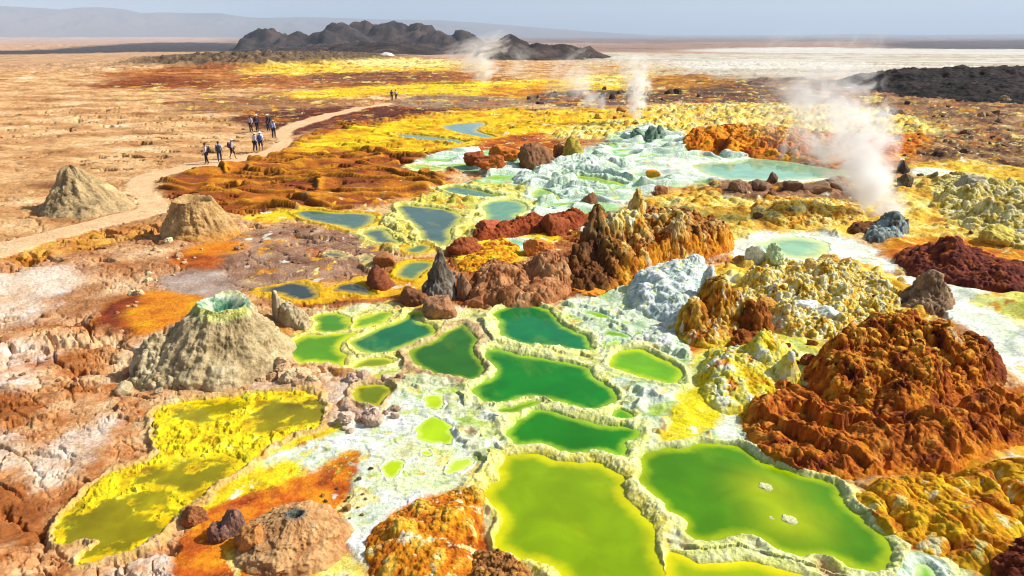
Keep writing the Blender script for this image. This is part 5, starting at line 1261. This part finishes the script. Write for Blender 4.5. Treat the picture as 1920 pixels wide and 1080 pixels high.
far_range('mountains', [(-500, 6), (-200, 4), (0, 8), (83, 13), (110, 16), (150, 13), (187, 12), (233, 15), (267, 23), (317, 22), (413, 22), (450, 29), (483, 32), (560, 31), (633, 32), (700, 35), (830, 37), (900, 42), (1000, 50), (1100, 58), (1230, 66)], 22000, 3500, 240,
          'long pale blue mountain range on the horizon', [(84, 74, 72), (120, 104, 94)])
far_range('hills', [(900, 67), (1000, 66), (1150, 65), (1300, 66), (1500, 65), (1610, 63.5), (1720, 65), (1900, 64), (2200, 63)], 24000, 2500, 250, 'low blue ridge along the horizon on the right', [(90, 76, 76), (120, 100, 94)])
massif('salt_mound', [(702, 113), (725, 116), (748, 113), (740, 109), (712, 109)], 1.5, [(214, 206, 190), (240, 234, 222)], [(725, 112, 98, 26, 1.5)], 1.6, 0.4, 3, seed=260, knob=None, label='far white salt hummock in front of the dark hills', cat='mound')

# ------------------------------------------------------------------ people
def simple_mat(name, rough=0.8):
    m = bpy.data.materials.new(name); m.use_nodes = True
    nt = m.node_tree; N = nt.nodes; L = nt.links
    b = N['Principled BSDF']; b.inputs['Roughness'].default_value = rough
    oi = N.new('ShaderNodeObjectInfo'); tc = N.new('ShaderNodeTexCoord')
    n = N.new('ShaderNodeTexNoise'); n.inputs['Scale'].default_value = 14; n.inputs['Detail'].default_value = 4
    L.new(tc.outputs['Object'], n.inputs['Vector'])
    r = N.new('ShaderNodeMapRange'); r.inputs[3].default_value = 0.75; r.inputs[4].default_value = 1.2
    L.new(n.outputs['Fac'], r.inputs[0])
    v = N.new('ShaderNodeVectorMath'); v.operation = 'SCALE'
    L.new(oi.outputs['Color'], v.inputs[0]); L.new(r.outputs[0], v.inputs['Scale'])
    L.new(v.outputs[0], b.inputs['Base Color'])
    return m


M_CLOTH = simple_mat('cloth', 0.85); M_SKIN = simple_mat('skin', 0.6)


def skin_obj(name, V, E, R, mat, parent=None, sub=1):
    me = bpy.data.meshes.new(name); me.from_pydata([tuple(v) for v in V], E, []); me.update()
    o = bpy.data.objects.new(name, me); COL.objects.link(o)
    o.modifiers.new('Skin', 'SKIN')
    sd = me.skin_vertices[0].data
    for i, r in enumerate(R):
        sd[i].radius = (r, r) if not isinstance(r, tuple) else r
    sd[0].use_root = True
    o.modifiers['Skin'].use_smooth_shade = True
    s = o.modifiers.new('Sub', 'SUBSURF'); s.levels = sub; s.render_levels = sub
    dg = bpy.context.evaluated_depsgraph_get()
    me2 = bpy.data.meshes.new_from_object(o.evaluated_get(dg))
    o.modifiers.clear(); o.data = me2; me2.name = name
    me2.materials.clear(); me2.materials.append(mat)
    if parent: o.parent = parent
    return o


def person(u, v, stride, face, shirt, trousers, hat, pack, label, shorts=False, H=1.72, arm=0.2):
    x_, y_ = gp(u, v); z_ = zat(x_, y_)
    root = empty('person', (x_, y_, z_), face)
    tag(root, label, 'person', 'hikers on the footpath')
    k = H / 1.72
    s = stride
    J = {'pel': (0, 0, .95), 'wa': (0, 0, 1.1), 'ch': (0, .01, 1.3), 'nk': (0, .02, 1.47), 'hd': (0, .04, 1.57), 'tp': (0, .03, 1.68)}
    for sg, n in ((-1, 'l'), (1, 'r')):
        f = s * sg
        J['hip' + n] = (.1 * sg, 0, .9); J['kn' + n] = (.11 * sg, .16 * f + .04, .5); J['an' + n] = (.11 * sg, .3 * f - .02, .1); J['to' + n] = (.13 * sg, .3 * f + .14, .045)
        J['sh' + n] = (.19 * sg, 0, 1.41); J['el' + n] = (.25 * sg, -.1 * f - .03, 1.13); J['wr' + n] = (.25 * sg, -.2 * f + arm * .6, .92)
        J['pa' + n] = (.25 * sg, -.22 * f + arm * .75, .85)
        for q in range(4):
            J['f%d%s' % (q, n)] = (.25 * sg + (q - 1.5) * .008, -.22 * f + arm * .75 + (q - 1.5) * .022 + .01, .765 + .008 * abs(q - 1.2))
        J['th' + n] = (.23 * sg, -.22 * f + arm * .75 + .06, .82)
    RB = {'pel': .13, 'wa': .12, 'ch': .14, 'nk': .055, 'hd': .095, 'tp': .07, 'hip': .085, 'kn': .055, 'an': .042, 'to': .035, 'sh': .058, 'el': .042, 'wr': .03, 'pa': .036, 'f0': .009, 'f1': .009, 'f2': .009, 'f3': .008, 'th': .011}
    ED = [('pel', 'wa'), ('wa', 'ch'), ('ch', 'nk'), ('nk', 'hd'), ('hd', 'tp')]
    for n in 'lr':
        ED += [('pel', 'hip' + n), ('hip' + n, 'kn' + n), ('kn' + n, 'an' + n), ('an' + n, 'to' + n), ('ch', 'sh' + n), ('sh' + n, 'el' + n), ('el' + n, 'wr' + n), ('wr' + n, 'pa' + n), ('pa' + n, 'th' + n)] + [('pa' + n, 'f%d%s' % (q, n)) for q in range(4)]

    def sub(name, keys, mat, grow, col, ends=None):
        ks = [q for q in J if q in keys]
        ii = {q: i for i, q in enumerate(ks)}
        V = [[c * k for c in J[q]] for q in ks]
        if ends:
            for a, b, t in ends:
                V[ii[a]] = [k * (J[a][m] * (1 - t) + J[b][m] * t) for m in range(3)]
        R = [(RB[q[:-1]] if q[:-1] in RB and q not in RB else RB[q]) * k + grow for q in ks]
        E = [(ii[a], ii[b]) for a, b in ED if a in ii and b in ii]
        o = skin_obj(name, V, E, R, mat, root, 1)
        l = lin(col); o.color = (float(l[0]), float(l[1]), float(l[2]), 1)
        return o
    sub('body', set(J), M_SKIN, 0.0, (150, 100, 70))
    sub('shirt', {'pel', 'wa', 'ch', 'nk', 'shl', 'shr', 'ell', 'elr', 'wrl', 'wrr'}, M_CLOTH, 0.018, shirt, [('nk', 'ch', .3), ('wrl', 'ell', .15), ('wrr', 'elr', .15), ('pel', 'wa', .1)])
    legs = [('anl', 'knl', .9), ('anr', 'knr', .9)] if shorts else [('anl', 'knl', .1), ('anr', 'knr', .1)]
    sub('trousers', {'pel', 'hipl', 'hipr', 'knl', 'knr', 'anl', 'anr'}, M_CLOTH, 0.02, trousers, legs)
    # face and hair or hat
    def blob(name, c, r, col, mat, par=root, cut=None):
        bm = bmesh.new(); bmesh.ops.create_uvsphere(bm, u_segments=16, v_segments=10, radius=1)
        for vv in bm.verts:
            p = Vector((vv.co.x * r[0], vv.co.y * r[1], vv.co.z * r[2]))
            if cut is not None and p.z < cut: p.z = cut
            vv.co = (p + Vector(c)) * k
        me = bpy.data.meshes.new(name); bm.to_mesh(me); bm.free(); me.materials.append(mat)
        for p in me.polygons: p.use_smooth = True
        o = bpy.data.objects.new(name, me); COL.objects.link(o); o.parent = par
        l = lin(col); o.color = (float(l[0]), float(l[1]), float(l[2]), 1)
        return o
    h = blob('hat' if hat[0] == 'hat' else 'hair', (0, .03, 1.64), (.105, .115, .1), hat[1], M_CLOTH, root, -0.01)
    if hat[0] == 'hat':
        bm = bmesh.new()
        bmesh.ops.create_cone(bm, cap_ends=True, segments=20, radius1=.2 * k, radius2=.12 * k, depth=.03 * k, matrix=Matrix.Translation((0, .035 * k, 1.64 * k)))
        me = bpy.data.meshes.new('brim'); bm.to_mesh(me); bm.free(); me.materials.append(M_CLOTH)
        o = bpy.data.objects.new('brim', me); COL.objects.link(o); o.parent = h; o.color = h.color
    if pack:
        bm = bmesh.new(); bmesh.ops.create_cube(bm, size=1.0)
        bmesh.ops.bevel(bm, geom=bm.edges[:] + bm.verts[:], offset=.22, segments=3, affect='EDGES')
        for vv in bm.verts:
            tz = vv.co.z
            vv.co = Vector((vv.co.x * (.34 - .06 * tz), -.24 + vv.co.y * (.2 - .05 * tz), 1.22 + tz * .46)) * k
        me = bpy.data.meshes.new('backpack'); bm.to_mesh(me); bm.free(); me.materials.append(M_CLOTH)
        o = bpy.data.objects.new('backpack', me); COL.objects.link(o)
        o.location = root.location; o.rotation_euler = root.rotation_euler
        l = lin(pack); o.color = (float(l[0]), float(l[1]), float(l[2]), 1)
        o.parent = root; o.location = (0, 0, 0); o.rotation_euler = (0, 0, 0)
    # face: nose and eyes
    bm = bmesh.new()
    for c_, r_ in (((0, .145, 1.565), .016), ((-.035, .125, 1.595), .011), ((.035, .125, 1.595), .011)):
        bmesh.ops.create_icosphere(bm, subdivisions=1, radius=r_ * k, matrix=Matrix.Translation(Vector(c_) * k))
    me = bpy.data.meshes.new('face'); bm.to_mesh(me); bm.free(); me.materials.append(M_SKIN)
    o = bpy.data.objects.new('face', me); COL.objects.link(o); o.parent = root; o.color = (.2, .12, .08, 1)
    return root


WHT_, NVY, BLK, BLU, LBL = (226, 228, 236), (40, 48, 84), (34, 34, 44), (60, 84, 160), (150, 176, 214)
person(389, 309, .35, 1.9, (206, 206, 214), BLK, ('hair', (40, 30, 26)), (44, 42, 50), 'person in grey shirt and black trousers walking last in the line on the footpath')
person(413, 305, .25, 0.3, LBL, NVY, ('hair', (50, 38, 30)), (60, 62, 74), 'person in pale blue shirt and navy trousers walking between two others')
person(437, 299, .7, -0.9, (196, 186, 196), BLK, ('hat', WHT_), (70, 44, 60), 'person in white hat striding with shorts beside the footpath edge', True)
person(479, 284, .3, -0.6, WHT_, NVY, ('hat', (214, 190, 180)), None, 'person in white shirt standing behind the one with the blue backpack', H=1.75)
person(490, 285, .3, 0.1, WHT_, (46, 52, 90), ('hat', WHT_), BLU, 'person with a bright blue backpack and white sun hat', True, H=1.8)
person(472, 250, .15, 2.6, (190, 204, 224), BLK, ('hair', (40, 34, 34)), None, 'person in pale shirt and black trousers at the end of the standing group', H=1.75)
person(483, 249, .3, -2.4, NVY, BLK, ('hat', WHT_), (50, 52, 76), 'person in navy jacket and white hat in the standing group', H=1.8)
person(504, 249, .15, 2.3, (60, 60, 74), BLK, ('hat', (230, 226, 230)), (54, 50, 60), 'person in charcoal jacket and white hat standing apart', H=1.85)
person(514, 259, .2, -0.4, (204, 212, 232), (40, 44, 60), ('hat', (206, 160, 140)), (110, 130, 176), 'person in pale blue jacket and pinkish cap at the path bend', H=1.85)
person(735, 189, .15, 0.2, (60, 54, 54), (50, 46, 50), ('hair', (30, 26, 26)), None, 'distant person in dark jacket at the far end of the footpath')
person(743, 188, .15, 0.4, (210, 206, 196), (60, 54, 54), ('hair', (30, 26, 26)), None, 'distant person in light shirt at the far end of the footpath')

# ------------------------------------------------------------------ steam
def steam_mat(name, dens, seed, k=1.6, thr=0.42, fade=1.0, nsc=2.6):
    m = bpy.data.materials.new(name); m.use_nodes = True
    nt = m.node_tree; N = nt.nodes; L = nt.links
    N.remove(N['Principled BSDF']); out = N['Material Output']
    pv = N.new('ShaderNodeVolumePrincipled'); pv.inputs['Color'].default_value = (1, 1, 1, 1); pv.inputs['Anisotropy'].default_value = -0.1
    L.new(pv.outputs[0], out.inputs['Volume'])
    tc = N.new('ShaderNodeTexCoord'); sp = N.new('ShaderNodeSeparateXYZ'); L.new(tc.outputs['Object'], sp.inputs[0])

    def M(op, a, b=None, c=None, cl=False):
        n = N.new('ShaderNodeMath'); n.operation = op; n.use_clamp = cl
        for i, q in enumerate((a, b, c)):
            if q is None: continue
            if isinstance(q, (int, float)): n.inputs[i].default_value = q
            else: L.new(q, n.inputs[i])
        return n.outputs[0]
    zc = M('MAXIMUM', sp.outputs[2], 0.0)
    R = M('MULTIPLY_ADD', M('POWER', zc, 0.75), 0.78, 0.16)
    xx, yy = sp.outputs[0], sp.outputs[1]
    r = M('SQRT', M('ADD', M('MULTIPLY', xx, xx), M('MULTIPLY', yy, yy)))
    fall = M('SUBTRACT', 1.0, M('DIVIDE', r, R), cl=True)
    mp = N.new('ShaderNodeMapping'); mp.inputs['Location'].default_value = (seed * 3.1, seed * 1.7, 0); mp.inputs['Scale'].default_value = (1, 1, 2.2)
    L.new(tc.outputs['Object'], mp.inputs[0])
    n = N.new('ShaderNodeTexNoise'); n.inputs['Scale'].default_value = nsc; n.inputs['Detail'].default_value = 7; n.inputs['Roughness'].default_value = 0.62; n.inputs['Distortion'].default_value = 1.3
    L.new(mp.outputs[0], n.inputs['Vector'])
    d = M('SUBTRACT', M('ADD', M('MULTIPLY', fall, 0.7), M('MULTIPLY', n.outputs['Fac'], 2.8)), thr + 1.33)
    d = M('MAXIMUM', d, 0.0)
    top = M('POWER', M('SUBTRACT', 1.0, zc, cl=True), fade)
    edge = M('MULTIPLY', fall, 6.0, cl=True)
    d = M('MULTIPLY', M('MULTIPLY', M('MULTIPLY', d, top), edge), dens)
    L.new(d, pv.inputs['Density'])
    return m


def steam(u, vb, ut, vt, wpx, dens, seed, label, depth=1.0, thr=0.42, fade=0.8, nsc=2.6):
    bx, by = gp(u, vb); m = mpp(u, vb)
    ht = ztop(u, vb, vt); dxm = (ut - u) * m
    z0 = zat(bx, by)
    nt_, nz_ = 24, 12
    co = []; fa = []
    for i in range(nz_):
        z = i / (nz_ - 1); r = 1.02 * (0.16 + 0.78 * z ** 0.75)
        for j in range(nt_):
            a = 2 * math.pi * j / nt_
            co.append((r * math.cos(a), r * math.sin(a), z))
    for i in range(nz_ - 1):
        for j in range(nt_):
            fa.append((i * nt_ + j, i * nt_ + (j + 1) % nt_, (i + 1) * nt_ + (j + 1) % nt_, (i + 1) * nt_ + j))
    me = bpy.data.meshes.new('steam_plume')
    me.from_pydata(co, [], fa + [tuple(range(nt_))[::-1], tuple(range((nz_ - 1) * nt_, nz_ * nt_))]); me.update()
    me.materials.append(steam_mat('steam', dens, seed, thr=thr, fade=fade, nsc=nsc))
    o = bpy.data.objects.new('steam_plume', me); COL.objects.link(o)
    w_ = wpx * m * 0.5
    hgt = math.hypot(ht, dxm)
    o.scale = (w_, w_ * depth, hgt)
    o.rotation_euler = (0, math.atan2(dxm, ht), 0)
    o.location = (bx, by, z0 - 0.05)
    return tag(o, label, 'steam', 'steam plumes')


steam(1685, 408, 1460, 135, 340, 5.5, 3, 'largest steam plume leaning away from the blue grey vent mound', 0.9, 0.40)
steam(1192, 232, 1188, 100, 110, 6.0, 5, 'narrow upright steam column at the grey green spikes', 1.0, 0.36)
steam(1130, 205, 1040, 120, 190, 1.3, 7, 'thin drifting steam left of the upright column', 0.8, 0.40)
steam(915, 156, 890, 66, 200, 1.2, 9, 'white steam puff rising from the far yellow bench', 0.8, 0.34)
steam(960, 152, 985, 84, 120, .6, 11, 'faint wisp of steam right of the white puff', 0.8, 0.38)
steam(1485, 206, 1430, 60, 260, 0.45, 13, 'pale thin steam veil before the salt flat', 0.6, 0.40)
steam(1040, 150, 1040, 108, 70, 0.7, 15, 'faint far steam wisp beside the dark peaked hill', 0.8, 0.38)

# ------------------------------------------------------------------ haze
bm = bmesh.new(); bmesh.ops.create_cube(bm, size=1.0)
for v in bm.verts:
    v.co = Vector((v.co.x * 78000, v.co.y * 78000, -120 + (v.co.z + 0.5) * 1500))
me = bpy.data.meshes.new('haze'); bm.to_mesh(me); bm.free()
hm = bpy.data.materials.new('haze'); hm.use_nodes = True
nt = hm.node_tree; nt.nodes.remove(nt.nodes['Principled BSDF'])
pv = nt.nodes.new('ShaderNodeVolumePrincipled'); pv.inputs['Color'].default_value = (.64, .81, 1.0, 1); pv.inputs['Density'].default_value = 4.2e-5; pv.inputs['Anisotropy'].default_value = 0.0
nt.links.new(pv.outputs[0], nt.nodes['Material Output'].inputs['Volume'])
me.materials.append(hm)
ho = bpy.data.objects.new('haze', me); COL.objects.link(ho)
tag(ho, 'pale blue haze over the far plain', None, None, 'stuff')

# ------------------------------------------------------------------ light, sky, camera
SUN_EL, SUN_AZ = math.radians(41), math.radians(82)      # azimuth from +Y towards +X
w = bpy.data.worlds.new('World'); SC.world = w; w.use_nodes = True
nt = w.node_tree
sk = nt.nodes.new('ShaderNodeTexSky'); sk.sky_type = 'NISHITA'; sk.sun_disc = False
sk.sun_elevation = SUN_EL; sk.sun_rotation = SUN_AZ
sk.air_density = 1.0; sk.dust_density = 3.0; sk.ozone_density = 1.0
nt.links.new(sk.outputs[0], nt.nodes['Background'].inputs['Color']); nt.nodes['Background'].inputs['Strength'].default_value = 0.105
sl_ = bpy.data.lights.new('sun', 'SUN'); sl_.energy = 5.0; sl_.angle = math.radians(0.5); sl_.color = (1.0, 0.965, 0.90)
so = bpy.data.objects.new('sun', sl_); COL.objects.link(so)
dv = Vector((math.cos(SUN_EL) * math.sin(SUN_AZ), math.cos(SUN_EL) * math.cos(SUN_AZ), math.sin(SUN_EL)))
so.rotation_euler = dv.to_track_quat('Z', 'Y').to_euler(); so.location = (0, 0, 50)
cd = bpy.data.cameras.new('camera'); cd.lens = LENS; cd.sensor_width = 36; cd.clip_start = 0.1; cd.clip_end = 200000
co_ = bpy.data.objects.new('camera', cd); COL.objects.link(co_)
co_.location = (0, 0, CAM_H); co_.rotation_euler = (math.pi / 2 - PITCH, 0, 0)
SC.camera = co_
vs = SC.view_settings; vs.view_transform = 'Standard'; vs.look = 'None'; vs.exposure = 0.34; vs.gamma = 1.0; vs.use_curve_mapping = False
SC.render.engine = 'CYCLES'
SC.cycles.max_bounces = 8; SC.cycles.volume_bounces = 6; SC.cycles.use_denoising = True
SC.cycles.filter_width = 1.1
SC.cycles.volume_step_rate = 1.0
